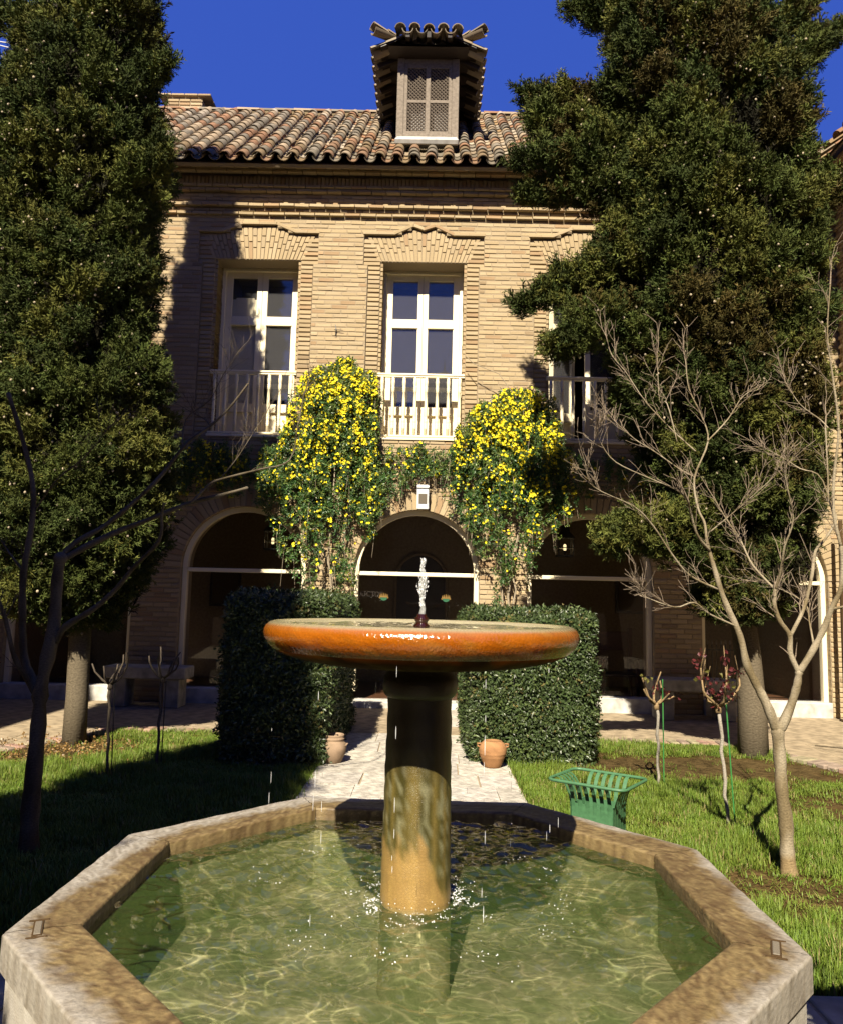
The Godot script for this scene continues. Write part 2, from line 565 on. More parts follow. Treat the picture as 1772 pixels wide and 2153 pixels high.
func house() -> void:
	var H := thing("brick_house", "two storey brick house with arcade, balconies and tiled roof facing the fountain", "house")
	# wall body of mortar, with arches and windows left open
	var w := MB.new()
	var zf := ZW - 0.012
	var zb := ZW - 0.60
	var zc := (zf + zb) * 0.5
	var th := zf - zb
	var blk := func(x0: float, x1: float, y0: float, y1: float) -> void:
		w.box(Vector3((x0 + x1) * 0.5, (y0 + y1) * 0.5, zc), Vector3(x1 - x0, y1 - y0, th), 0.0)
	var XL := CX - 2.5 * BAY
	var XR := CX + 2.5 * BAY
	for i in range(-3, 3):
		var c := CX + (i + 0.5) * BAY
		blk.call(c - BAY * 0.5 + AR if i > -3 else c - 0.4, c + BAY * 0.5 - AR if i < 2 else c + 0.4, -0.05, SP)
	for i in range(-2, 3):
		var c := CX + i * BAY
		var n := 24
		for k in n:
			var a0 := PI * k / n
			var a1 := PI * (k + 1) / n
			var p0 := Vector3(c + AR * cos(a0), SP + AR * sin(a0), 0)
			var p1 := Vector3(c + AR * cos(a1), SP + AR * sin(a1), 0)
			for z in [zf, zb]:
				w.quad(p0 + Vector3(0, 0, z), p1 + Vector3(0, 0, z), Vector3(p1.x, 3.3, z), Vector3(p0.x, 3.3, z), Vector3(0, 0, 1 if z == zf else -1))
			w.quad(p0 + Vector3(0, 0, zf), p1 + Vector3(0, 0, zf), p1 + Vector3(0, 0, zb), p0 + Vector3(0, 0, zb), Vector3(c, SP, 0) - p0)
		blk.call(c - BAY * 0.5, c - AR, SP, 3.3)
		blk.call(c + AR, c + BAY * 0.5, SP, 3.3)
	var zl := ZW - 0.055
	blk.call(XL, XR, 3.3, 4.06)
	th = zl - zb
	zc = (zl + zb) * 0.5
	blk = func(x0: float, x1: float, y0: float, y1: float) -> void:
		w.box(Vector3((x0 + x1) * 0.5, (y0 + y1) * 0.5, (zl + zb) * 0.5), Vector3(x1 - x0, y1 - y0, zl - zb), 0.0)
	for i in range(-3, 3):
		var c := CX + (i + 0.5) * BAY
		blk.call(c - BAY * 0.5 + 0.68 if i > -3 else c, c + BAY * 0.5 - 0.68 if i < 2 else c, 4.06, 6.93)
	blk.call(XL, XR, 6.93, 8.42)
	# bricks of the field
	var y := 0.06
	var j := 0
	while y < 7.66:
		var holes := []
		for i in range(-2, 3):
			var c := CX + i * BAY
			if y < SP:
				holes.append([c - 0.952, c + 0.952])
			elif y < SP + 1.21:
				var hw := sqrt(maxf(0.0, 1.215 * 1.215 - pow(y - SP, 2.0)))
				holes.append([c - hw, c + hw])
			elif y > 4.03 and y < 6.88:
				holes.append([c - 0.88, c + 0.88])
			elif y >= 6.88 and y < 7.5:
				var hw := 0.0
				for s in 96:
					var xx := s * 0.01
					if lintel_top(i, xx) > y:
						hw = xx
				if hw > 0.0:
					holes.append([c - hw, c + hw])
		holes.sort_custom(func(a, b): return a[0] < b[0])
		var x := XL
		var off := 0.125 if j % 2 else 0.0
		off += rf(0.0, 0.04)
		for h in holes + [[XR, XR]]:
			if h[0] - x > 0.04:
				course(y, x, h[0], off, 0.0, 0.0595, 1.0)
				if y > 4.03:
					w.box(Vector3((x + h[0]) * 0.5, y, ZW - 0.031), Vector3(h[0] - x, 0.0735, 0.046), 0.0)
			x = maxf(x, h[1])
		y += 0.0735
		j += 1
	# window jambs: header bricks a little behind the field
	for i in range(-2, 3):
		var c := CX + i * BAY
		for s in [-1.0, 1.0]:
			var yy := 4.10
			while yy < 7.30:
				var bx := 0.68 if yy < 6.92 else 0.68 + (yy - 6.93) * 0.28
				var ox := 0.875 if yy < 6.88 else 0.955
				add_brick(Vector3(c + s * (bx + ox) * 0.5, yy, ZW - 0.04), ox - bx - 0.012, 0.0595, Basis(), -0.036, 1.0)
				# the reveal
				if yy < 6.9:
					add_brick(Vector3(c + s * 0.70, yy, ZW - 0.22), 0.30, 0.056, Basis(UP, s * PI / 2), -0.02)
				yy += 0.0735
	# arch jamb reveals
	for i in range(-2, 3):
		for s in [-1.0, 1.0]:
			var yy := 0.30
			while yy < SP:
				add_brick(Vector3(CX + i * BAY + s * 0.965, yy, ZW - 0.13), 0.22, 0.056, Basis(UP, -s * PI / 2), -0.025)
				yy += 0.0735
	# string course, cornice
	w.box(Vector3((XL + XR) * 0.5, 8.0, ZW - 0.03), Vector3(XR - XL, 0.74, 0.04), 0.0)
	course(7.665, XL, XR, 0.1, 0.05, 0.048)
	course(7.735, XL, XR, 0.0, 0.018, 0.05)
	course(7.795, XL, XR, 0.17, 0.085, 0.052)
	course(7.85, XL, XR, 0.05, 0.012, 0.0595)
	course(7.915, XL, XR, 0.15, 0.008, 0.0595)
	course(7.98, XL, XR, 0.0, 0.004, 0.0595)
	course(8.045, XL, XR, 0.1, 0.08, 0.05)
	course(8.10, XL, XR, 0.2, 0.11, 0.045)
	var x := XL
	while x < XR:
		add_brick(Vector3(x, 8.20, ZW - 0.04), 0.052, 0.15, Basis(), 0.07)
		x += 0.064
	course(8.305, XL, XR, 0.0, 0.20, 0.05)
	course(8.355, XL, XR, 0.12, 0.27, 0.045)
	var wall := piece("facade_wall", w.done(), M.mortar, H)
	# meshes of the bricks: a few shapes
	var shapes := []
	for k in 4:
		var b := MB.new()
		b.box(Vector3.ZERO, Vector3(1, 1, 0.08), 0.0)
		var st := MB.new()
		brick_shape(st, 0.008 + 0.002 * k, k)
		shapes.append(st.done())
	var single := 0
	var rest := [[], [], [], []]
	var rest_c := [[], [], [], []]
	var tones := []
	for k in 12:
		var m: StandardMaterial3D = M.brick.duplicate()
		m.albedo_color = worn(brick_tone())
		m.vertex_color_use_as_albedo = false
		tones.append(m)
	var n := 0
	for b in brick_list:
		var t: Transform3D = b[0]
		var o := t.origin
		if b[2] > 0.0 and single < 300 and o.x > -1.95 and o.x < 1.72 and o.y > 5.0 and o.y < 7.62 and t.basis.x.length() > 0.15:
			piece("brick", shapes[n % 4], tones[n % 12], wall, t)
			single += 1
		else:
			rest[n % 4].append(t)
			rest_c[n % 4].append(b[1])
		n += 1
	for k in 4:
		many("brick_field", shapes[k], M.brick, rest[k], rest_c[k], wall)
	lintels(wall, tones)
	outline_bricks(wall, tones)
	arcade(H, wall, tones)
	for i in range(-2, 3):
		window(H, CX + i * BAY, i)
	rooms(H)
	roof(H)
	dormer(H)
	chimneys(H)

func brick_shape(b: MB, bev: float, k: int) -> void:
	# a unit brick with worn edges: bevel given as shares of length and height
	var r := RandomNumberGenerator.new()
	r.seed = 100 + k
	var f := []
	var bx := bev * 0.6
	var by := bev * 12.0
	for q in [[-1, -1], [1, -1], [1, 1], [-1, 1]]:
		f.append(Vector3(q[0] * (0.5 - bx) + r.randf_range(-0.012, 0.012), q[1] * (0.5 - by) + r.randf_range(-0.06, 0.06), 0.04 + r.randf_range(-0.003, 0.002)))
	var e := []
	for q in [[-1, -1], [1, -1], [1, 1], [-1, 1]]:
		e.append(Vector3(q[0] * 0.5 + r.randf_range(-0.01, 0.01), q[1] * 0.5 + r.randf_range(-0.04, 0.04), 0.04 - bev))
	b.quad(f[0], f[1], f[2], f[3], Vector3(0, 0, 1))
	for i in 4:
		var i2 := (i + 1) % 4
		var out: Vector3 = (e[i] + e[i2]) * 0.5
		out.z = 0.0
		b.quad(f[i], f[i2], e[i2], e[i], out + Vector3(0, 0, 0.3))
		var d0: Vector3 = e[i]
		var d1: Vector3 = e[i2]
		b.quad(e[i], e[i2], Vector3(d1.x, d1.y, -0.04), Vector3(d0.x, d0.y, -0.04), out)

func wedge(b: MB, q: Array, z0: float, z1: float, bev: float) -> void:   # four corners in x,y; a brick from z0 (back) to z1 (front)
	var c: Vector2 = (q[0] + q[1] + q[2] + q[3]) * 0.25
	for i in 4:
		var a: Vector2 = q[i]
		var d: Vector2 = q[(i + 1) % 4]
		var ai := a + (c - a).normalized() * bev
		var di := d + (c - d).normalized() * bev
		var m := (a + d) * 0.5 - c
		b.quad(Vector3(a.x, a.y, z0), Vector3(d.x, d.y, z0), Vector3(d.x, d.y, z1 - bev), Vector3(a.x, a.y, z1 - bev), Vector3(m.x, m.y, 0))
		b.quad(Vector3(a.x, a.y, z1 - bev), Vector3(d.x, d.y, z1 - bev), Vector3(di.x, di.y, z1), Vector3(ai.x, ai.y, z1), Vector3(m.x, m.y, 0.5))
		b.tri_o(Vector3(ai.x, ai.y, z1), Vector3(di.x, di.y, z1), Vector3(c.x, c.y, z1), Vector3(0, 0, 1))

func lintels(wall: Node, tones: Array) -> void:
	for i in range(-2, 3):
		var c := CX + i * BAY
		var n := 25
		for k in n:
			var u0 := -0.72 + 1.44 * k / n
			var u1 := -0.72 + 1.44 * (k + 1) / n
			var u := (u0 + u1) * 0.5
			var top := lintel_top(i, u * 1.2) - 0.02
			var cuts := [0.0, 0.36, 0.72, 1.0] if k % 2 else [0.0, 0.54, 1.0]
			for s in cuts.size() - 1:
				var q := []
				for e in [[u0, cuts[s]], [u1, cuts[s]], [u1, cuts[s + 1]], [u0, cuts[s + 1]]]:
					var g := 0.005 * (1.0 if e[0] == u0 else -1.0)
					var yy := lerpf(6.935, top, e[1])
					if e[1] > 0.0 and e[1] < 1.0:
						yy += 0.005 * (1.0 if e[1] == cuts[s] else -1.0)
					q.append(Vector2(c + e[0] * (1.0 + 0.26 * (yy - 6.935) / 0.43) + g, yy))
				if absi(i) > 1:
					continue
				var b := MB.new()
				wedge(b, q, ZW - 0.08, ZW - 0.04 + rf(-0.003, 0.003), 0.007)
				piece("lintel_brick", b.done(), tones[rng.randi() % 12], wall)

func outline_bricks(wall: Node, tones: Array) -> void:   # thin bricks that follow the top of the recessed field
	for i in range(-1, 2):
		var c := CX + i * BAY
		var P := [Vector2(-0.965, 7.365), Vector2(-0.46, 7.365), Vector2(-0.17, 7.503), Vector2(0, 7.443), Vector2(0.17, 7.503), Vector2(0.46, 7.365), Vector2(0.965, 7.365)]
		if i != 0:
			P = [Vector2(-0.965, 7.365), Vector2(-0.58, 7.365), Vector2(-0.27, 7.498), Vector2(0.27, 7.498), Vector2(0.58, 7.365), Vector2(0.965, 7.365)]
		for k in P.size() - 1:
			var a: Vector2 = P[k]
			var d: Vector2 = P[k + 1] - a
			var n := maxi(1, int(d.length() / 0.24 + 0.5))
			for q in n:
				var m := a + d * (q + 0.5) / n
				var b := MB.new()
				b.box(Vector3(c + m.x, m.y, ZW - 0.028) + Vector3(-d.y, d.x, 0).normalized() * 0.026, Vector3(d.length() / n + 0.004, 0.052, 0.07 + rf(-0.003, 0.003)), 0.006, Basis(Vector3.BACK, d.angle()))
				piece("outline_brick", b.done(), tones[rng.randi() % 12], wall)

func arcade(H: Node, wall: Node, tones: Array) -> void:
	for i in range(-2, 3):
		var c := CX + i * BAY
		var n := 36
		for k in n:
			var a0 := PI * k / n + 0.006
			var a1 := PI * (k + 1) / n - 0.006
			var b := MB.new()
			var r1 := 1.205 if k % 2 else 1.20
			wedge(b, [Vector2(c + 0.945 * cos(a0), SP + 0.945 * sin(a0)), Vector2(c + 0.945 * cos(a1), SP + 0.945 * sin(a1)), Vector2(c + r1 * cos(a1), SP + r1 * sin(a1)), Vector2(c + r1 * cos(a0), SP + r1 * sin(a0))], ZW - 0.05, ZW + 0.002 + rf(-0.003, 0.003), 0.008)
			piece("arch_brick", b.done(), tones[rng.randi() % 12], wall)
		# cream frame, transom, threshold, glass
		var f := MB.new()
		var zo := ZW - 0.10
		var zi := ZW - 0.20
		var m := 28
		for k in m:
			var a0 := PI * k / m
			var a1 := PI * (k + 1) / m
			var cc := Vector3(c, SP, 0)
			var d0 := Vector3(cos(a0), sin(a0), 0)
			var d1 := Vector3(cos(a1), sin(a1), 0)
			var r := 0.948
			var s := 0.875
			f.quad(cc + d0 * r + Vector3(0, 0, zo), cc + d1 * r + Vector3(0, 0, zo), cc + d1 * s + Vector3(0, 0, zo), cc + d0 * s + Vector3(0, 0, zo), Vector3(0, 0, 1))
			f.quad(cc + d0 * s + Vector3(0, 0, zo), cc + d1 * s + Vector3(0, 0, zo), cc + d1 * s + Vector3(0, 0, zi), cc + d0 * s + Vector3(0, 0, zi), -d0)
		for s in [-1.0, 1.0]:
			f.box(Vector3(c + s * 0.912, 1.13, (zo + zi) * 0.5), Vector3(0.072, 1.80, 0.10), 0.005)
		var base := 0.23 if i != 0 else 0.10
		var frame := piece("arch_frame", f.done(), M.cream, H)
		var tr := MB.new()
		tr.box(Vector3(c, 2.0, ZW - 0.14), Vector3(1.74, 0.06, 0.09), 0.006)
		piece("transom", tr.done(), M.cream, frame)
		var t := MB.new()
		t.box(Vector3(c, base * 0.5 + 0.01, ZW - 0.09), Vector3(1.885, base, 0.26 if i != 0 else 0.42), 0.012)
		piece("threshold", t.done(), M.white, H)
		var g := MB.new()
		g.quad(Vector3(c - 0.87, base, ZW - 0.16), Vector3(c + 0.87, base, ZW - 0.16), Vector3(c + 0.87, 1.97, ZW - 0.16), Vector3(c - 0.87, 1.97, ZW - 0.16), Vector3(0, 0, 1))
		piece("pane", g.done(), M.glass, frame)
		var g2 := MB.new()
		for k in m:
			var a0 := PI * k / m
			var a1 := PI * (k + 1) / m
			g2.tri_o(Vector3(c, SP, ZW - 0.16), Vector3(c + 0.87 * cos(a0), SP + 0.87 * sin(a0), ZW - 0.16), Vector3(c + 0.87 * cos(a1), SP + 0.87 * sin(a1), ZW - 0.16), Vector3(0, 0, 1))
		piece("pane", g2.done(), M.glass, frame)
		if i == 0:
			for ex in [-0.673, 0.271]:
				emblem(frame, Vector3(ex, 1.65, ZW - 0.15))

func emblem(parent: Node, o: Vector3) -> void:
	var a := MB.new()
	a.box(o, Vector3(0.13, 0.018, 0.004), 0.001)
	for k in 5:
		var x := -0.052 + 0.026 * k
		var h := 0.030 + 0.016 * (1.0 - absf(k - 2) / 2.0)
		var b := o + Vector3(x, 0.009, 0)
		a.quad(b + Vector3(-0.011, 0, 0), b + Vector3(0.011, 0, 0), b + Vector3(0.004, h, 0), b + Vector3(-0.004, h, 0), Vector3(0, 0, 1))
		a.box(b + Vector3(0, h, 0), Vector3(0.010, 0.010, 0.004), 0.002)
	for s in [-1.0, 1.0]:
		a.box(o + Vector3(s * 0.062, -0.012, 0), Vector3(0.02, 0.024, 0.004), 0.002)
	piece("crown_emblem", a.done(), M.gold, parent)
	var g := MB.new()
	for k in 8:
		var u0 := -0.05 + 0.0125 * k
		var u1 := u0 + 0.0125
		g.quad(o + Vector3(u0, -0.010, 0), o + Vector3(u1, -0.010, 0), o + Vector3(u1, -0.012 - 0.045 * sqrt(maxf(0.0, 1.0 - pow(u1 / 0.055, 2.0))), 0), o + Vector3(u0, -0.012 - 0.045 * sqrt(maxf(0.0, 1.0 - pow(u0 / 0.055, 2.0))), 0), Vector3(0, 0, 1))
	piece("emblem_field", g.done(), M.emblem_green, parent)

func window(H: Node, c: float, k: int) -> void:
	var zf := ZW - 0.43
	var f := MB.new()
	f.box(Vector3(c, 6.905, zf), Vector3(1.36, 0.05, 0.10), 0.006)
	for s in [-1.0, 1.0]:
		f.box(Vector3(c + s * 0.635, 5.47, zf), Vector3(0.09, 2.82, 0.10), 0.006)
	f.box(Vector3(c, 4.09, zf - 0.02), Vector3(1.36, 0.07, 0.12), 0.006)
	var win := piece("balcony_window", f.done(), M.cream, H)
	for s in [-1.0, 1.0]:
		var hinge := Vector3(c + s * 0.59, 0, zf - 0.03)
		var turn := 0.0
		if k == 1 and s < 0.0:
			turn = 0.62
		var tf := Transform3D(Basis(UP, turn), hinge)
		var l := MB.new()
		var w := 0.588
		var at := func(x0: float, x1: float, y0: float, y1: float, dz: float, t: float) -> void:
			l.box(Vector3(-s * (x0 + x1) * 0.5, (y0 + y1) * 0.5, dz), Vector3(absf(x1 - x0), y1 - y0, t), 0.005)
		at.call(0.0, 0.10, 4.13, 6.88, 0.0, 0.055)
		at.call(w - 0.085, w, 4.13, 6.88, 0.0, 0.056)
		at.call(0.10, w - 0.085, 6.79, 6.88, 0.0, 0.054)
		at.call(0.10, w - 0.085, 6.01, 6.14, 0.0, 0.054)
		at.call(0.09, w - 0.075, 5.985, 6.015, 0.02, 0.05)
		at.call(0.10, w - 0.085, 4.56, 4.69, 0.0, 0.054)
		at.call(0.09, w - 0.075, 4.54, 4.57, 0.02, 0.05)
		at.call(0.10, w - 0.085, 4.13, 4.56, -0.012, 0.03)
		at.call(0.10, w - 0.085, 4.13, 4.20, 0.0, 0.054)
		var leaf := piece("window_leaf", l.done(), M.cream, win, tf)
		# panes and, behind some of them, closed shutters: one level deeper is not allowed, so they hang on the window
		for yy in [[4.69, 5.985], [6.14, 6.79]]:
			var g := MB.new()
			for dz in [-0.006, 0.006]:   # double glazing, the second pane added to strengthen reflections
				g.box(Vector3(-s * (0.10 + w - 0.085) * 0.5, (yy[0] + yy[1]) * 0.5, dz), Vector3(w - 0.187, yy[1] - yy[0] + 0.01, 0.004), 0.0)
			piece("pane", g.done(), M.window_glass, win, tf)
		if k == -1 and s < 0.0:
			var sh := MB.new()
			sh.box(Vector3(0.30, 5.35, -0.06), Vector3(0.44, 2.2, 0.025), 0.003)
			for yy in [4.72, 5.42, 6.0]:
				sh.box(Vector3(0.30, yy + 0.25, -0.045), Vector3(0.3, 0.45, 0.012), 0.004)
			piece("shutter", sh.done(), M.cream, win, tf)
	if k == -1:
		# a lit lamp hangs in the room behind
		pass
	# the balustrade
	var r := MB.new()
	r.box(Vector3(c, 5.105, ZW - 0.06), Vector3(1.355, 0.035, 0.075), 0.008)
	r.box(Vector3(c, 5.075, ZW - 0.06), Vector3(1.355, 0.03, 0.05), 0.006)
	r.box(Vector3(c, 4.075, ZW - 0.045), Vector3(1.355, 0.04, 0.13), 0.006)
	r.box(Vector3(c, 4.13, ZW - 0.06), Vector3(1.355, 0.03, 0.05), 0.006)
	var rail := piece("balustrade", r.done(), M.cream, H)
	if not M.has("baluster"):
		var b := MB.new()
		b.smooth()
		var prof := [Vector2(0.0, 0.0), Vector2(0.021, 0.0), Vector2(0.021, 0.10), Vector2(0.026, 0.105), Vector2(0.018, 0.12), Vector2(0.026, 0.14), Vector2(0.018, 0.155), Vector2(0.026, 0.17), Vector2(0.018, 0.185), Vector2(0.022, 0.20), Vector2(0.023, 0.22), Vector2(0.024, 0.235), Vector2(0.019, 0.25), Vector2(0.026, 0.27), Vector2(0.019, 0.285), Vector2(0.022, 0.30), Vector2(0.024, 0.42), Vector2(0.021, 0.55), Vector2(0.018, 0.68), Vector2(0.026, 0.69), Vector2(0.019, 0.71), Vector2(0.027, 0.725), Vector2(0.019, 0.74), Vector2(0.027, 0.755), Vector2(0.018, 0.77), Vector2(0.025, 0.80), Vector2(0.027, 0.85), Vector2(0.022, 0.88), Vector2(0.021, 0.92), Vector2(0.0, 0.92)]
		for pi in prof.size():
			prof[pi].x *= 1.15
		b.lathe(prof, 10, Vector3.ZERO)
		M.baluster = b.done()
	for i in 8:
		piece("baluster", M.baluster, M.cream, rail, Transform3D(Basis(UP, rf(0, 1)), Vector3(c - 0.60 + 1.2 * i / 7.0, 4.145, ZW - 0.06)))

func rooms(H: Node) -> void:
	# gallery behind the arcade and the rooms over it
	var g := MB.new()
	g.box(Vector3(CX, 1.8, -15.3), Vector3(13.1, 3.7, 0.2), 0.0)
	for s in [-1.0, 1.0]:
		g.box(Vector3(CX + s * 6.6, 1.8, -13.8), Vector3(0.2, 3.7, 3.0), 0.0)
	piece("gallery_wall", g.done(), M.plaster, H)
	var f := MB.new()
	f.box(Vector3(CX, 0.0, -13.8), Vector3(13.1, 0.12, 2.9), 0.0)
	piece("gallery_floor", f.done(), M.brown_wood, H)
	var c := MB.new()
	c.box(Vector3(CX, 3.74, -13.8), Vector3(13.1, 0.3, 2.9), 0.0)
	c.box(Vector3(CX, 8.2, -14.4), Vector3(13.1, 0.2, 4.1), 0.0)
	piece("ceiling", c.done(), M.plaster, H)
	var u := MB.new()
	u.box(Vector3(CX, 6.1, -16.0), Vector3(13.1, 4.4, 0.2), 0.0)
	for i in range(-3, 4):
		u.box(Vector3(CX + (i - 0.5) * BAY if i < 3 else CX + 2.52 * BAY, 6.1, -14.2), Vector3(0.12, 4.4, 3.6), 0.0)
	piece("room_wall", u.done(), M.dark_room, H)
	# dark panel standing in for the unlit doorway under its round arch
	var d := MB.new()
	var cx := -0.14
	var zz := -15.17
	var pts := []
	for k in 17:
		pts.append(Vector2(cx + 0.49 * cos(PI * k / 16.0), 2.0 + 0.49 * sin(PI * k / 16.0)))
	for k in 16:
		d.quad(Vector3(pts[k].x, 0.06, zz), Vector3(pts[k + 1].x, 0.06, zz), Vector3(pts[k + 1].x, pts[k + 1].y, zz), Vector3(pts[k].x, pts[k].y, zz), Vector3(0, 0, 1))
	piece("dark_doorway", d.done(), M.dark_wood, H)
	var fr := MB.new()
	for k in 16:
		var p: Vector2 = pts[k]
		var q: Vector2 = pts[k + 1]
		fr.tube([Vector3(p.x, p.y, zz + 0.01), Vector3(q.x, q.y, zz + 0.01)], [0.03], 6)
	for s in [-1.0, 1.0]:
		fr.tube([Vector3(cx + s * 0.49, 0.06, zz + 0.01), Vector3(cx + s * 0.49, 2.0, zz + 0.01)], [0.03], 6)
	piece("door_surround", fr.done(), M.plaster, H)
	var tm := TextMesh.new()
	tm.text = "PRODUCTOS"
	var sf := SystemFont.new()
	sf.font_names = PackedStringArray(["Droid Serif"])
	tm.font = sf
	tm.font_size = 12
	tm.pixel_size = 0.0085
	tm.depth = 0.004
	piece("lettering", tm, M.dark_wood, H, Transform3D(Basis(), Vector3(-0.99, 1.69, ZW - 0.19)))

# ---------------------------------------------------------------- roof
const PITCH := 0.7156

func tile_cover(l: float, r0: float, r1: float, th: float) -> ArrayMesh:   # lies along -z, lower end at the origin
	var b := MB.new()
	var n := 8
	var ring := func(r: float, z: float, k: int) -> Vector3:
		var a := lerpf(0.12, PI - 0.12, float(k) / n)
		return Vector3(cos(a) * r, sin(a) * r * 0.92, z)
	for k in n:
		b.smooth()
		b.quad(ring.call(r0, 0.0, k), ring.call(r0, 0.0, k + 1), ring.call(r1, -l, k + 1), ring.call(r1, -l, k), ring.call(r0, 0.0, k))
		b.flat()
		b.quad(ring.call(r0 - th, 0.0, k), ring.call(r0 - th, 0.0, k + 1), ring.call(r1 - th, -l, k + 1), ring.call(r1 - th, -l, k), -ring.call(r0, 0.0, k))
		b.quad(ring.call(r0, 0.0, k), ring.call(r0, 0.0, k + 1), ring.call(r0 - th, 0.0, k + 1), ring.call(r0 - th, 0.0, k), Vector3(0, 0, 1))
	return b.done()

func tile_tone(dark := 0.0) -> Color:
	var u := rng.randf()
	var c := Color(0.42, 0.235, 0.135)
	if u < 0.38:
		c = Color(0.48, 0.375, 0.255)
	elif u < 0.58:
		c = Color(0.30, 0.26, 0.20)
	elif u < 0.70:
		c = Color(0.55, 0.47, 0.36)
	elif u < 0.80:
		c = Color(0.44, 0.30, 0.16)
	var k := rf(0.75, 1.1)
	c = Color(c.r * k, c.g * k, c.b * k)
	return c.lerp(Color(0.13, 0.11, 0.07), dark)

func roof(H: Node) -> void:
	var ez := -11.42
	var ey := 8.30
	var al := Vector3(0, sin(PITCH), -cos(PITCH))
	var nn := Vector3(0, cos(PITCH), sin(PITCH))
	var L := 4.56
	var b := MB.new()
	var zr := ez - L * cos(PITCH)
	var yr := ey + L * sin(PITCH)
	var th := nn * 0.05
	var A := Vector3(-7.0, ey - 0.02, ez - 0.06)
	var B := Vector3(6.7, ey - 0.02, ez - 0.06)
	var up := al * (L - 0.02)
	b.quad(A, B, B + up, A + up, nn)
	b.quad(A - th, B - th, B - th + up, A - th + up, -nn)
	b.quad(A, B, B - th, A - th, Vector3(0, 0, 1))
	b.quad(Vector3(-7.0, yr - 0.02, zr), Vector3(6.7, yr - 0.02, zr), Vector3(6.7, ey, zr - 3.4), Vector3(-7.0, ey, zr - 3.4), Vector3(0, 1, -1))
	var rf_ := piece("roof", b.done(), M.mortar, H)
	var cov := tile_cover(0.40, 0.092, 0.078, 0.014)
	var pan := tile_cover(0.40, 0.095, 0.11, 0.012)
	var bas := Basis(Vector3.RIGHT, nn, -al)
	var tones := []
	for k in 14:
		var m: StandardMaterial3D = M.tile.duplicate()
		m.albedo_color = worn(tile_tone(0.5 if k > 10 else 0.1))
		m.vertex_color_use_as_albedo = false
		tones.append(m)
	var xs := []
	var cs := []
	var px := []
	var pc := []
	var cols := int(13.3 / 0.266)
	var single := 0
	for r in 17:
		for k in cols:
			var x := -6.75 + 0.266 * k
			if x > 6.5:
				continue
			var s := 0.268 * r
			var o := Vector3(x, ey, ez) + al * s
			# the dormer stands here
			var hidden := x > -0.76 and x < 0.40 and s > 0.78
			if hidden:
				continue
			var j := Basis(nn, rf(-0.035, 0.035)) * Basis(al, rf(-0.05, 0.05)) * Basis(Vector3.RIGHT, rf(-0.02, 0.02))
			var t := Transform3D(j * bas * Basis(Vector3.RIGHT, -0.045), o + nn * (0.052 + rf(-0.006, 0.006)) + Vector3(rf(-0.008, 0.008), 0, 0) + al * rf(-0.012, 0.012))
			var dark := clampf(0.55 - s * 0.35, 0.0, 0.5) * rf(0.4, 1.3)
			if x > -4.5 and x < 2.1 and single < 300 and r < 13:
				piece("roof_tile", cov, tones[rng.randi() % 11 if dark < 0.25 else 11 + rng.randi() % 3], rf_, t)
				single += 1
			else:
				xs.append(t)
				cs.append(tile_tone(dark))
			# the channel between two covers, lying on its back
			var jb := Basis(nn, rf(-0.02, 0.02))
			var p := Transform3D(jb * Basis(Vector3.RIGHT * -1.0, -nn, -al) * Basis(Vector3.RIGHT, 0.03), o + Vector3(0.133, 0, 0) + nn * (0.085 + rf(-0.004, 0.004)) + al * -0.03)
			if r == 0 and x > -4.5 and x < 2.1:
				piece("channel_tile", pan, tones[11 + rng.randi() % 3], rf_, p)
			else:
				px.append(p)
				pc.append(tile_tone(dark))
	many("roof_tile_field", cov, M.tile, xs, cs, rf_)
	many("channel_tile_field", pan, M.tile, px, pc, rf_)
	# ridge tiles bedded in pale mortar
	var rm := MB.new()
	rm.box(Vector3(-0.1, yr - 0.01, zr), Vector3(13.4, 0.12, 0.16), 0.02)
	piece("ridge_mortar", rm.done(), M.plaster, rf_)
	var rt := tile_cover(0.44, 0.115, 0.095, 0.014)
	var x := -6.7
	while x < 6.5:
		var m: StandardMaterial3D = tones[rng.randi() % 11]
		piece("ridge_tile", rt, m, rf_, Transform3D(Basis(UP, -PI / 2) * Basis(Vector3.RIGHT, 0.03), Vector3(x, yr + 0.02 + rf(-0.006, 0.006), zr + rf(-0.012, 0.012))))
		x += 0.38

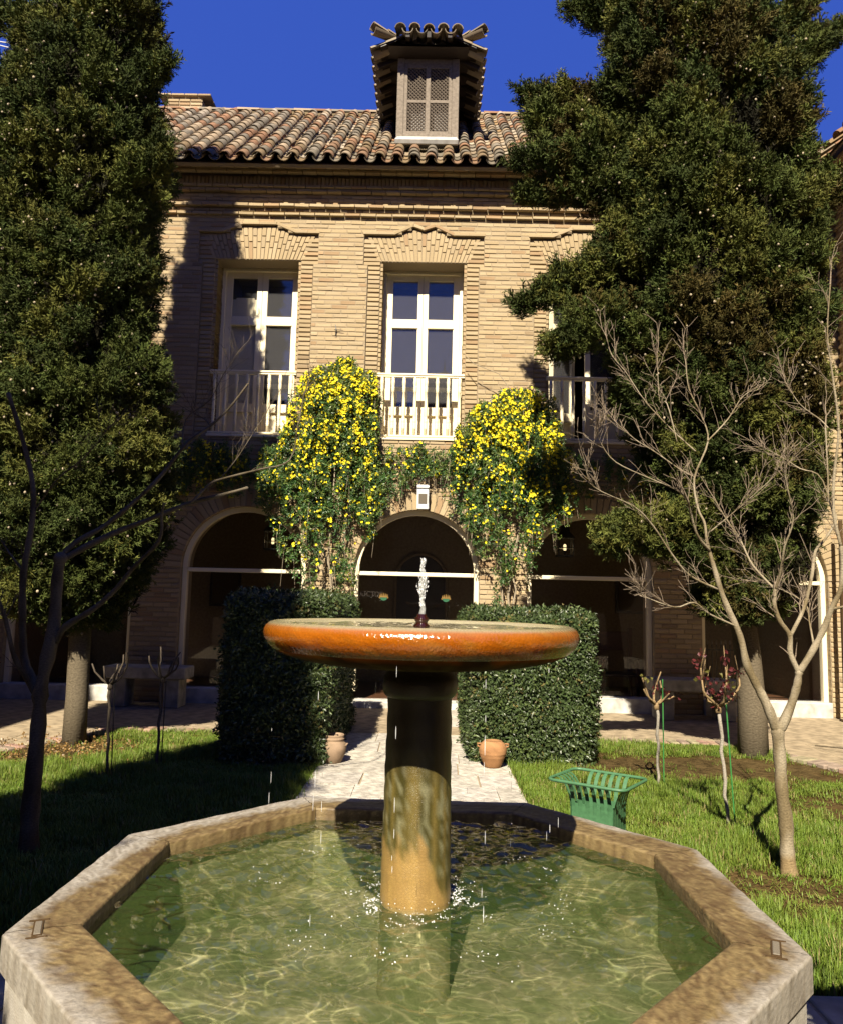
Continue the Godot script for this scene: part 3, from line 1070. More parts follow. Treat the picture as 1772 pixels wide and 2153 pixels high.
func dormer(H: Node) -> void:
	var zf := -12.3
	var cx := -0.185
	var b := MB.new()
	for s in [-1.0, 1.0]:
		b.box(Vector3(cx + s * 0.455, 9.93, zf), Vector3(0.115, 1.42, 0.12), 0.008)
	b.box(Vector3(cx, 9.26, zf + 0.005), Vector3(0.80, 0.085, 0.11), 0.006)
	b.box(Vector3(cx, 10.58, zf - 0.01), Vector3(0.80, 0.12, 0.10), 0.006)
	pass
	var D := piece("dormer", b.done(), M.old_wood, H)
	var hb := MB.new()
	hb.box(Vector3(cx, 10.69, zf + 0.03), Vector3(1.36, 0.10, 0.16), 0.01)
	piece("head_beam", hb.done(), M.dark_wood, D)  # beam coloured dark for the shadow of the overhang
	var bd := MB.new()
	for s in [-1.0, 1.0]:
		for k in 10:
			bd.box(Vector3(cx + s * 0.46, 9.3 + 0.145 * k, zf - 0.95), Vector3(0.05, 0.14, 1.8), 0.005)
	bd.box(Vector3(cx, 9.9, zf - 0.35), Vector3(0.85, 1.6, 0.04), 0.0)
	piece("side_boards", bd.done(), M.dark_wood, D)
	var ap := MB.new()
	var bas := Basis(Vector3.RIGHT, 0.55)
	ap.box(Vector3(cx, 9.12, zf + 0.12), Vector3(1.04, 0.10, 0.36), 0.02, bas)
	ap.box(Vector3(cx, 9.16, zf + 0.02), Vector3(1.02, 0.14, 0.16), 0.02)
	piece("mortar_apron", ap.done(), M.white, D)
	# casements with lattice
	var c := MB.new()
	var x0 := cx - 0.39
	var x1 := cx + 0.39
	for x in [x0 + 0.02, cx, x1 - 0.02]:
		c.box(Vector3(x, 9.92, zf + 0.02), Vector3(0.055 if x != cx else 0.075, 1.24, 0.05), 0.004)
	for y in [9.325, 9.88, 10.50]:
		c.box(Vector3(cx, y, zf + 0.017), Vector3(0.77, 0.055, 0.046), 0.004)
	piece("casement_frame", c.done(), M.old_wood, D)
	var lt := MB.new()
	for px in [[x0 + 0.045, cx - 0.036], [cx + 0.036, x1 - 0.045]]:
		for py in [[9.35, 9.855], [9.905, 10.475]]:
			lattice(lt, px[0], px[1], py[0], py[1], zf + 0.018)
	var lo := piece("lattice", lt.done(), M.lattice_wood, D)
	lo.set_meta("kind", "stuff")
	# rafters and boards under the eaves, darkened in colour for the shade there
	for k in 3:
		var r := MB.new()
		r.box(Vector3(cx - 0.34 + 0.34 * k, 10.80, zf + 0.20), Vector3(0.075, 0.10, 0.62), 0.006, Basis(Vector3.RIGHT, 0.22))
		piece("rafter", r.done(), M.dark_wood, D)
	for s in [-1.0, 1.0]:
		for k in 6:
			var r := MB.new()
			r.box(Vector3(cx + s * 0.62, 10.62, zf - 0.02 - 0.32 * k), Vector3(0.5, 0.08, 0.07), 0.006, Basis(Vector3.BACK, -s * 0.42))
			piece("rafter", r.done(), M.dark_wood, D)
		var q := MB.new()
		q.box(Vector3(cx + s * 0.62, 10.70, zf - 0.75), Vector3(0.36, 0.025, 2.2), 0.0, Basis(Vector3.BACK, -s * 0.42))
		piece("eave_board", q.done(), M.dark_wood, D)
	# hipped roof body, coloured dark to deepen the shade on its underside
	var h := MB.new()
	var ez := zf + 0.44
	var p := [Vector3(cx - 0.66, 10.68, ez - 0.1), Vector3(cx + 0.66, 10.68, ez - 0.1), Vector3(cx + 0.66, 10.68, zf - 2.4), Vector3(cx - 0.66, 10.68, zf - 2.4)]
	var r0 := Vector3(cx, 11.02, zf - 0.35)
	var r1 := Vector3(cx, 11.02, zf - 2.4)
	h.tri_o(p[0], p[1], r0, Vector3(0, 1, 1))
	h.quad(p[1], p[2], r1, r0, Vector3(1, 1, 0))
	h.quad(p[0], p[3], r1, r0, Vector3(-1, 1, 0))
	h.quad(p[0] - UP * 0.04, p[1] - UP * 0.04, p[2] - UP * 0.04, p[3] - UP * 0.04, -UP)
	piece("dormer_roof", h.done(), M.dark_wood, D)
	var cov := tile_cover(0.42, 0.095, 0.08, 0.014)
	var tm := []
	for k in 6:
		var m: StandardMaterial3D = M.tile.duplicate()
		m.albedo_color = worn(tile_tone(0.3))
		m.vertex_color_use_as_albedo = false
		tm.append(m)
	for r in 3:
		for k in 5:
			var o := Vector3(cx - 0.46 + 0.23 * k, 10.79 + 0.075 * r, ez - 0.0 - 0.25 * r)
			if absf(k - 2) > 2 - r * 0.8:
				continue
			piece("roof_tile", cov, tm[rng.randi() % 6], D, Transform3D(Basis(UP, rf(-0.05, 0.05)) * Basis(Vector3.RIGHT, 0.30), o + Vector3(0, rf(-0.01, 0.01), 0.12)))
			if r == 0 and k < 4:
				piece("channel_tile", cov, tm[rng.randi() % 6], D, Transform3D(Basis(Vector3.BACK, PI) * Basis(Vector3.RIGHT, -0.26), o + Vector3(0.115, 0.03, 0.10)))
	for s in [-1.0, 1.0]:
		# corner tiles reach out on the diagonal
		var d := Vector3(s * 0.80, 0.10, 0.55).normalized()
		for k in 3:
			var tf := Transform3D(Basis.looking_at(-d, UP), Vector3(cx + s * 0.92, 10.86, ez + 0.04) - d * (0.27 * k) + Vector3(0, 0.02 * k, 0))
			piece("hip_tile", cov, tm[rng.randi() % 6], D, tf)
		piece("hip_tile", cov, tm[0], D, Transform3D(Basis.looking_at(-Vector3(s * 0.8, -0.02, 0.5).normalized(), UP) * Basis(Vector3.BACK, PI), Vector3(cx + s * 0.90, 10.83, ez + 0.03)))
		for r in 3:
			for k in 10:
				var o := Vector3(cx + s * (0.93 - 0.24 * r), 10.56 + 0.11 * r, ez - 0.16 - 0.235 * k)
				if r > 1 and k < 1:
					continue
				var dd := Vector3(s * 0.91, -0.41, 0)
				piece("roof_tile", cov, tm[rng.randi() % 6], D, Transform3D(Basis.looking_at(-dd, UP) * Basis(Vector3.BACK, rf(-0.06, 0.06)), o))
				if r == 0:
					piece("channel_tile", cov, tm[rng.randi() % 6], D, Transform3D(Basis.looking_at(-dd, UP) * Basis(Vector3.BACK, PI), o + Vector3(0, 0.035, -0.118)))

func lattice(lt: MB, x0: float, x1: float, y0: float, y1: float, z: float) -> void:
	var w := x1 - x0
	var h := y1 - y0
	for dir in 2:
		var s := -h
		while s < w:
			# the line x = s + t, y = t, clipped to the panel
			var t0 := maxf(0.0, -s)
			var t1 := minf(h, w - s)
			if t1 - t0 > 0.02:
				var a := Vector3(x0 + s + t0, y0 + t0, z + 0.006 * dir)
				var b := Vector3(x0 + s + t1, y0 + t1, z + 0.006 * dir)
				if dir == 1:
					a.x = x0 + x1 - a.x
					b.x = x0 + x1 - b.x
				lt.tube([a, b], [0.0115], 4, false)
			s += 0.064

func chimneys(H: Node) -> void:
	for k in 2:
		var o := Vector3(-5.18, 11.0, -15.3) if k == 0 else Vector3(2.55, 11.0, -15.3)
		var b := MB.new()
		b.box(o + UP * 0.25, Vector3(0.68, 1.1, 0.6), 0.0)
		var ch := piece("chimney", b.done(), M.mortar, H)
		var bb := MB.new()
		bb.box(Vector3.ZERO, Vector3(0.215, 0.058, 0.08), 0.008)
		var cap := MB.new()
		cap.box(Vector3.ZERO, Vector3(0.26, 0.045, 0.24), 0.008)
		var bm := bb.done()
		var cm := cap.done()
		var xs := []
		var cs := []
		for r in 12:
			for q in 3:
				var off := 0.0 if r % 2 else 0.11
				piece("brick", bm, chimney_tone(r * 3 + q), ch, Transform3D(Basis(), o + Vector3(-0.23 + 0.228 * q, -0.16 + 0.074 * r, 0.28 + rf(-0.004, 0.004))))
				for s in [-1.0, 1.0]:
					piece("brick", bm, chimney_tone(r + q), ch, Transform3D(Basis(UP, PI / 2), o + Vector3(s * 0.315, -0.16 + 0.074 * r, -0.2 + 0.2 * q)))
		for q in 4:
			for z in 3:
				piece("cap_brick", cm, chimney_tone(q + z), ch, Transform3D(Basis(), o + Vector3(-0.405 + 0.27 * q, 0.75, -0.25 + 0.25 * z)))

func chimney_tone(i: int) -> StandardMaterial3D:
	var key := "chim_%d" % (i % 5)
	if not M.has(key):
		var m: StandardMaterial3D = M.brick.duplicate()
		m.albedo_color = worn(brick_tone())
		m.vertex_color_use_as_albedo = false
		M[key] = m
	return M[key]

# ---------------------------------------------------------------- wings and the range behind the camera
func wings() -> void:
	var wall := MB.new()
	wall.box(Vector3(0, 0, 0), Vector3(13.5, 8.35, 0.4), 0.0)
	var wm := wall.done()
	for k in 2:
		var s := 1.0 if k == 0 else -1.0
		var x := 6.28 if k == 0 else -6.95
		var W := thing("brick_wing", "brick side wing at the right edge with tiled eaves" if k == 0 else "brick side wing hidden behind the left cypress", "house", Vector3(x, 0, -5.15))
		var b := MB.new()
		b.box(Vector3(s * 0.2, 4.17, 0), Vector3(0.4, 8.34, 13.4), 0.0)
		piece("wing_wall", b.done(), M.brick_plain, W)
		var r := MB.new()
		r.quad(Vector3(-s * 0.5, 8.32, -6.7), Vector3(-s * 0.5, 8.32, 6.7), Vector3(s * 3.0, 10.8, 6.7), Vector3(s * 3.0, 10.8, -6.7), Vector3(-s, 1, 0))
		r.quad(Vector3(-s * 0.5, 8.27, -6.7), Vector3(-s * 0.5, 8.27, 6.7), Vector3(s * 3.0, 10.75, 6.7), Vector3(s * 3.0, 10.75, -6.7), Vector3(s, -1, 0))
		r.quad(Vector3(s * 3.0, 10.8, -6.7), Vector3(s * 3.0, 10.8, 6.7), Vector3(s * 6.0, 8.5, 6.7), Vector3(s * 6.0, 8.5, -6.7), Vector3(s, 1, 0))
		var rr := piece("roof", r.done(), M.mortar, W)
		if k == 1:
			continue
		var cov := tile_cover(0.40, 0.092, 0.078, 0.014)
		for q in 14:
			for e in 4:
				var d := Vector3(-0.816, -0.578, 0)
				piece("roof_tile", cov, roof_tone(q + e * 3), rr, Transform3D(Basis.looking_at(-d, UP) * Basis(Vector3.BACK, rf(-0.05, 0.05)), Vector3(-0.56 + 0.22 * e, 8.36 + 0.155 * e, -6.3 + 0.266 * q)))
		# courses of brick where the wall shows
		var bm := MB.new()
		bm.box(Vector3.ZERO, Vector3(0.235, 0.058, 0.03), 0.006)
		var bmesh := bm.done()
		var xs := []
		var cs := []
		for row in 108:
			for q in 14:
				xs.append(Transform3D(Basis(UP, -PI / 2), Vector3(-0.004 + rf(-0.003, 0.003), 0.06 + 0.0735 * row, -6.6 + 0.247 * q + (0.12 if row % 2 else 0.0))))
				cs.append(brick_tone())
		many("brick_field", bmesh, M.brick, xs, cs, W)
		var co := MB.new()
		for q in 4:
			co.box(Vector3(-0.05 - 0.05 * q, 8.0 + 0.075 * q, 0), Vector3(0.1 + 0.1 * q, 0.07, 13.3), 0.01)
		piece("cornice", co.done(), M.brick_plain, W)
	# the range opposite, whose roof shows in the window panes
	var R := thing("opposite_house", "brick house range behind the viewer, mirrored in the balcony window panes", "house", Vector3(0, 0, 10.5))
	var b2 := MB.new()
	b2.box(Vector3(0, 4.2, 0.2), Vector3(14, 8.4, 0.4), 0.0)
	piece("wall", b2.done(), M.brick_plain, R)
	var r2 := MB.new()
	r2.quad(Vector3(-8, 8.3, -0.6), Vector3(8, 8.3, -0.6), Vector3(8, 11.2, 3.2), Vector3(-8, 11.2, 3.2), Vector3(0, 1, -1))
	r2.quad(Vector3(-8, 8.3, 7.0), Vector3(8, 8.3, 7.0), Vector3(8, 11.2, 3.2), Vector3(-8, 11.2, 3.2), Vector3(0, 1, 1))
	piece("roof", r2.done(), M.roof_plain, R)
	var d2 := MB.new()
	d2.box(Vector3(0.55, 10.6, 2.0), Vector3(2.0, 2.2, 2.0), 0.0)
	var e2 := Vector3(0.55, 12.7, 2.0)
	var q2 := [Vector3(-0.8, 11.7, 0.65), Vector3(1.9, 11.7, 0.65), Vector3(1.9, 11.7, 3.35), Vector3(-0.8, 11.7, 3.35)]
	for i in 4:
		d2.tri_o(q2[i], q2[(i + 1) % 4], e2, (q2[i] + q2[(i + 1) % 4]) * 0.5 - Vector3(0.55, 11.7, 2.0) + UP)
	d2.tube([e2, e2 + UP * 0.5], [0.04, 0.01], 6)
	piece("roof_lantern", d2.done(), M.roof_plain, R)

func roof_tone(i: int) -> StandardMaterial3D:
	var key := "rt_%d" % (i % 6)
	if not M.has(key):
		var m: StandardMaterial3D = M.tile.duplicate()
		m.albedo_color = worn(tile_tone(0.15))
		m.vertex_color_use_as_albedo = false
		M[key] = m
	return M[key]

# ---------------------------------------------------------------- fountain
const FC := Vector3(-0.0465, 0, -2.954)
const RIM := 0.603
const WL := 0.562

func octagon(k: float) -> Array:
	var a := 0.571 * k
	var b := 1.201 * k
	var m := 0.4975 * k
	return [Vector3(-a, 0, -b), Vector3(a, 0, -b), Vector3(b, 0, -m), Vector3(b, 0, m), Vector3(a, 0, b), Vector3(-a, 0, b), Vector3(-b, 0, m), Vector3(-b, 0, -m)]

func rim_color(p: Vector3) -> Color:
	# brown water stains spread from the inner edge; pale dry stone is left towards the far left and the outer arris
	var q := p - FC
	var k := 0.0   # 0 at the inner edge, 1 at the outer
	var O := octagon(1.0)
	for i in 8:
		var m: Vector3 = (O[i] + O[(i + 1) % 8]) * 0.5
		k = maxf(k, q.dot(m.normalized()) / m.length())
	k = clampf((k - 0.83) / 0.17, 0.0, 1.0)
	var n := nz.get_noise_3d(p.x * 2.6, p.y * 4.0, p.z * 2.6)
	var n2 := nz.get_noise_3d(p.x * 17.0 + 40.0, p.y * 17.0, p.z * 17.0)
	var n3 := nz.get_noise_3d(p.x * 60.0, p.y * 60.0, p.z * 60.0 + 9.0)
	var dry := k * 1.06 + 0.35 * n + 0.20 * n2 + 0.16 * n3
	dry += clampf((-q.x - 0.2) * 0.55, 0.0, 0.4) * clampf(0.7 - q.z, 0.0, 1.0)
	var wet := Color(0.235, 0.165, 0.068).lerp(Color(0.115, 0.068, 0.026), clampf(0.4 + 0.9 * n2 - 0.9 * n3, 0.0, 1.0))
	wet = wet.lerp(Color(0.36, 0.265, 0.115), clampf(n3 * 1.2 + n * 0.8, 0.0, 0.7))
	var pale := Color(0.52, 0.48, 0.41).lerp(Color(0.30, 0.26, 0.2), clampf(0.5 + n3 + n2 * 0.5, 0.0, 1.0))
	return wet.lerp(pale, smoothstep(0.66, 1.0, dry))

func wall_color(p: Vector3) -> Color:
	var n := nz.get_noise_3d(p.x * 7.0, p.y * 1.6, p.z * 7.0)
	var n2 := nz.get_noise_3d(p.x * 40.0, p.y * 8.0, p.z * 40.0)
	return Color(0.62, 0.585, 0.52).lerp(Color(0.42, 0.37, 0.29), clampf(0.35 + n + 0.5 * n2, 0.0, 1.0))

func inner_color(p: Vector3) -> Color:
	var n := nz.get_noise_3d(p.x * 4.0, p.y * 5.0, p.z * 4.0)
	var n2 := nz.get_noise_3d(p.x * 16.0, p.y * 16.0, p.z * 16.0 + 3.0)
	var c := Color(0.80, 0.76, 0.40).lerp(Color(0.38, 0.43, 0.18), clampf(0.5 + 1.1 * n + 0.5 * n2, 0.0, 1.0))
	if p.y > 0.49:
		c = c.lerp(Color(0.20, 0.14, 0.06), 0.7)
	return c

func fountain() -> void:
	var F := thing("fountain", "octagonal stone fountain with a single column and round orange bowl", "fountain", Vector3.ZERO)
	var O := octagon(1.0)
	var I := octagon(0.83)
	for i in 8:
		var o0: Vector3 = O[i]
		var o1: Vector3 = O[(i + 1) % 8]
		var i0: Vector3 = I[i]
		var i1: Vector3 = I[(i + 1) % 8]
		# outer panel and inner face
		var w := MB.new()
		w.cf = wall_color
		var out := (o0 + o1) * 0.5
		var nu := 24
		var nv := 8
		for u in nu:
			for v in nv:
				var a := FC + o0.lerp(o1, float(u) / nu) * 0.985
				var b := FC + o0.lerp(o1, float(u + 1) / nu) * 0.985
				var y0 := -0.03 + 0.53 * v / nv
				var y1 := -0.03 + 0.53 * (v + 1) / nv
				w.quad(Vector3(a.x, y0, a.z), Vector3(b.x, y0, b.z), Vector3(b.x, y1, b.z), Vector3(a.x, y1, a.z), out)
		piece("basin_wall", w.done(), M.basin_wall, F)
		var n := MB.new()
		n.cf = inner_color
		for u in nu:
			for v in nv:
				var a := FC + i0.lerp(i1, float(u) / nu) * 1.012
				var b := FC + i0.lerp(i1, float(u + 1) / nu) * 1.012
				var y0 := 0.10 + 0.42 * v / nv
				var y1 := 0.10 + 0.42 * (v + 1) / nv
				n.quad(Vector3(a.x, y0, a.z), Vector3(b.x, y0, b.z), Vector3(b.x, y1, b.z), Vector3(a.x, y1, a.z), -out)
		piece("basin_lining", n.done(), M.basin_floor, F)
		# coping stone with worn round arrises
		var c := MB.new()
		c.cf = rim_color
		c.smooth()
		var prof := []   # share from inner to outer edge, height
		prof.append(Vector2(0.0, 0.505))
		for k in 5:
			var t := PI * 0.5 * k / 4.0
			prof.append(Vector2(0.05 * (1.0 - cos(t)), RIM - 0.012 * (1.0 - sin(t))))
		for k in range(1, 14):
			prof.append(Vector2(lerpf(0.05, 0.955, k / 14.0), RIM + 0.0015 * sin(k * 1.7)))
		for k in 5:
			var t := PI * 0.5 * k / 4.0
			prof.append(Vector2(0.955 + 0.045 * sin(t), RIM - 0.010 * (1.0 - cos(t))))
		prof.append(Vector2(1.0, 0.498))
		var m := 44
		var gap := 0.0016
		for u in m:
			var t0 := lerpf(gap, 1.0 - gap, float(u) / m)
			var t1 := lerpf(gap, 1.0 - gap, float(u + 1) / m)
			for k in prof.size() - 1:
				var pa := cp(o0, o1, i0, i1, t0, prof[k])
				var pb := cp(o0, o1, i0, i1, t1, prof[k])
				var pc := cp(o0, o1, i0, i1, t1, prof[k + 1])
				var pd := cp(o0, o1, i0, i1, t0, prof[k + 1])
				var e: Vector2 = prof[k + 1] - prof[k]
				var on := out.normalized()
				c.quad(pa, pb, pc, pd, on * -(-e.y) * -1.0 + UP * e.x * 0.2 if e.x < 1e-5 else UP * e.x * 0.2 + on * -e.y)
		piece("coping_stone", c.done(), M.coping, F)
	# floor of the basin
	var fl := MB.new()
	fl.cf = inner_color
	var gn := 40
	for a in gn:
		for b in gn:
			var x0 := -1.08 + 2.16 * a / gn
			var x1 := -1.08 + 2.16 * (a + 1) / gn
			var z0 := -1.08 + 2.16 * b / gn
			var z1 := -1.08 + 2.16 * (b + 1) / gn
			fl.quad(FC + Vector3(x0, 0.24, z0), FC + Vector3(x1, 0.24, z0), FC + Vector3(x1, 0.24, z1), FC + Vector3(x0, 0.24, z1), UP)
	piece("basin_floor", fl.done(), M.basin_floor, F)
	# column
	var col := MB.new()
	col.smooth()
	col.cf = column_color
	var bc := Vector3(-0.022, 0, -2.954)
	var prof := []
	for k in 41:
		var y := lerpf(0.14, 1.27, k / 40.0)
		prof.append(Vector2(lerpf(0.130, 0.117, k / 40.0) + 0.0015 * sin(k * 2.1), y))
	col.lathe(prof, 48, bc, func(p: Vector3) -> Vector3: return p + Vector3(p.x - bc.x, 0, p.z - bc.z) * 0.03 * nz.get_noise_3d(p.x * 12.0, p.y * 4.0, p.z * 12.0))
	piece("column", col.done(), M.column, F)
	var cap := MB.new()
	cap.smooth()
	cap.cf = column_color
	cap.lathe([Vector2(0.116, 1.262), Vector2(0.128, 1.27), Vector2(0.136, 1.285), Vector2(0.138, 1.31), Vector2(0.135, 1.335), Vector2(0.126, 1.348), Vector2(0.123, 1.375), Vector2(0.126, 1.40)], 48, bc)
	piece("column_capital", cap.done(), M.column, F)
	# bowl
	var bo := MB.new()
	bo.smooth()
	bo.cf = bowl_color
	var bp := [Vector2(0.10, 1.372), Vector2(0.2, 1.375), Vector2(0.30, 1.381), Vector2(0.38, 1.389), Vector2(0.45, 1.402), Vector2(0.50, 1.417), Vector2(0.537, 1.435), Vector2(0.560, 1.455), Vector2(0.572, 1.475), Vector2(0.576, 1.492), Vector2(0.574, 1.507), Vector2(0.567, 1.520), Vector2(0.555, 1.530), Vector2(0.542, 1.534), Vector2(0.53, 1.533), Vector2(0.52, 1.526), Vector2(0.50, 1.505), Vector2(0.40, 1.48), Vector2(0.2, 1.465), Vector2(0.0, 1.46)]
	bo.lathe(bp.slice(6), 96, bc)
	piece("bowl", bo.done(), M.glaze, F)
	var bu := MB.new()
	bu.smooth()
	bu.cf = bowl_color
	bu.lathe(bp.slice(0, 7), 96, bc)
	piece("bowl_underside", bu.done(), M.basin_floor, F)
	var no := MB.new()
	no.smooth()
	no.lathe([Vector2(0.030, 1.46), Vector2(0.030, 1.525), Vector2(0.022, 1.53), Vector2(0.022, 1.538), Vector2(0.027, 1.545), Vector2(0.026, 1.552), Vector2(0.018, 1.558), Vector2(0.018, 1.566), Vector2(0.0, 1.567)], 20, bc)
	piece("nozzle", no.done(), M.brown_glaze, F)
	# lead clamps let into the joints of the coping
	for i in [3, 6]:
		var d: Vector3 = O[i].normalized()
		var o: Vector3 = FC + O[i] * 0.925 + UP * (RIM + 0.001)
		var t := Vector3(-d.z, 0, d.x)
		var bas := Basis(t, UP, -d) if false else Basis(d, UP, t * -1.0)
		var r := MB.new()
		r.box(o, Vector3(0.030, 0.005, 0.115), 0.002, bas)
		for s in [-1.0, 1.0]:
			r.box(o + t * (s * 0.066), Vector3(0.06, 0.005, 0.008), 0.002, bas)
		piece("clamp_border", r.done(), M.rust, F)  # thin dark plate as a border round the clamp
		var l := MB.new()
		l.box(o + UP * 0.002, Vector3(0.020, 0.005, 0.098), 0.002, bas)
		piece("lead_clamp", l.done(), M.lead, F)
	water(bc)

func cp(o0: Vector3, o1: Vector3, i0: Vector3, i1: Vector3, t: float, q: Vector2) -> Vector3:
	var p := FC + i0.lerp(i1, t).lerp(o0.lerp(o1, t), q.x)
	var n := nz.get_noise_3d(p.x * 9.0, q.y * 9.0, p.z * 9.0)
	return Vector3(p.x, q.y + 0.0025 * n, p.z) + (o0 + o1).normalized() * (0.002 * n)

func column_color(p: Vector3) -> Color:
	var a := atan2(p.x + 0.022, p.z + 2.954)
	var n := nz.get_noise_3d(cos(a) * 1.6, p.y * 1.2, sin(a) * 1.6)
	var s := nz.get_noise_3d(cos(a) * 6.0, p.y * 0.7 + 5.0, sin(a) * 6.0)
	var f := nz.get_noise_3d(p.x * 60.0, p.y * 22.0, p.z * 60.0)
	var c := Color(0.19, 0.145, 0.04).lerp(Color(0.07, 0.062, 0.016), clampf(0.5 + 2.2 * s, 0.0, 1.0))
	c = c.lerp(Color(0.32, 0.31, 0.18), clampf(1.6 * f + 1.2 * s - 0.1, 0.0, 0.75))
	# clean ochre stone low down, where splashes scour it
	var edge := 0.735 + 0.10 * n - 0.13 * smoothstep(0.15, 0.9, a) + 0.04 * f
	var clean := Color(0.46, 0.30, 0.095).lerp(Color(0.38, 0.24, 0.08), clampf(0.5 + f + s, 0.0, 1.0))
	c = c.lerp(Color(0.045, 0.034, 0.012), smoothstep(0.95, 1.12, p.y + 0.06 * s))  # upper shaft darkened in colour for the shadow of the bowl
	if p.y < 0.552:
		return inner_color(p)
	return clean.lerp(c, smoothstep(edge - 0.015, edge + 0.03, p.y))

func bowl_color(p: Vector3) -> Color:
	var a := atan2(p.x + 0.022, p.z + 2.954)
	var n := nz.get_noise_3d(cos(a) * 3.0, p.y * 6.0, sin(a) * 3.0)
	var f := nz.get_noise_3d(p.x * 45.0, p.y * 70.0, p.z * 45.0)
	var r := Vector2(p.x + 0.022, p.z + 2.954).length()
	if r < 0.528 and p.y > 1.455:
		return Color(0.42, 0.38, 0.22)
	var c := Color(0.46, 0.13, 0.008).lerp(Color(0.25, 0.052, 0.005), clampf(0.5 + 1.2 * f - (p.y - 1.47) * 9.0, 0.0, 1.0))
	c = c.lerp(Color(0.58, 0.28, 0.04), clampf(f * 1.3 - 0.15, 0.0, 0.6))
	var stain_shade := Color(0.045, 0.026, 0.008).lerp(Color(0.10, 0.085, 0.03), clampf(0.4 + 1.4 * f + n, 0.0, 1.0))  # olive stain, darkened further for the shade under the bowl
	c = stain_shade.lerp(c, smoothstep(1.418, 1.447, p.y + 0.022 * n + 0.012 * f))
	# pale scale on the crown of the lip
	return c.lerp(Color(0.42, 0.36, 0.20), smoothstep(1.517, 1.531, p.y))

func wave(x: float, z: float) -> float:
	var h := 0.0
	for s in [[-0.022, -2.954, 0.0042, 0.085, 0.8], [-0.33, -2.55, 0.0030, 0.055, 0.35], [0.30, -2.62, 0.0030, 0.055, 0.35], [-0.30, -3.4, 0.0028, 0.06, 0.4], [0.45, -3.3, 0.0026, 0.06, 0.4], [0.1, -2.35, 0.002, 0.07, 0.4], [-0.62, -2.9, 0.0026, 0.075, 0.4], [0.75, -2.8, 0.0026, 0.075, 0.4]]:
		var d := Vector2(x - s[0], z - s[1]).length()
		h += s[2] * sin(TAU * d / s[3] + 3.0 * nz.get_noise_2d(x * 2.0, z * 2.0)) * exp(-d / s[4])
	h *= 1.5
	h += 0.016 * nz.get_noise_2d(x * 2.3 + 7.0, z * 3.0) + 0.009 * nz.get_noise_2d(x * 9.0, z * 12.0 + 3.0)
	return h

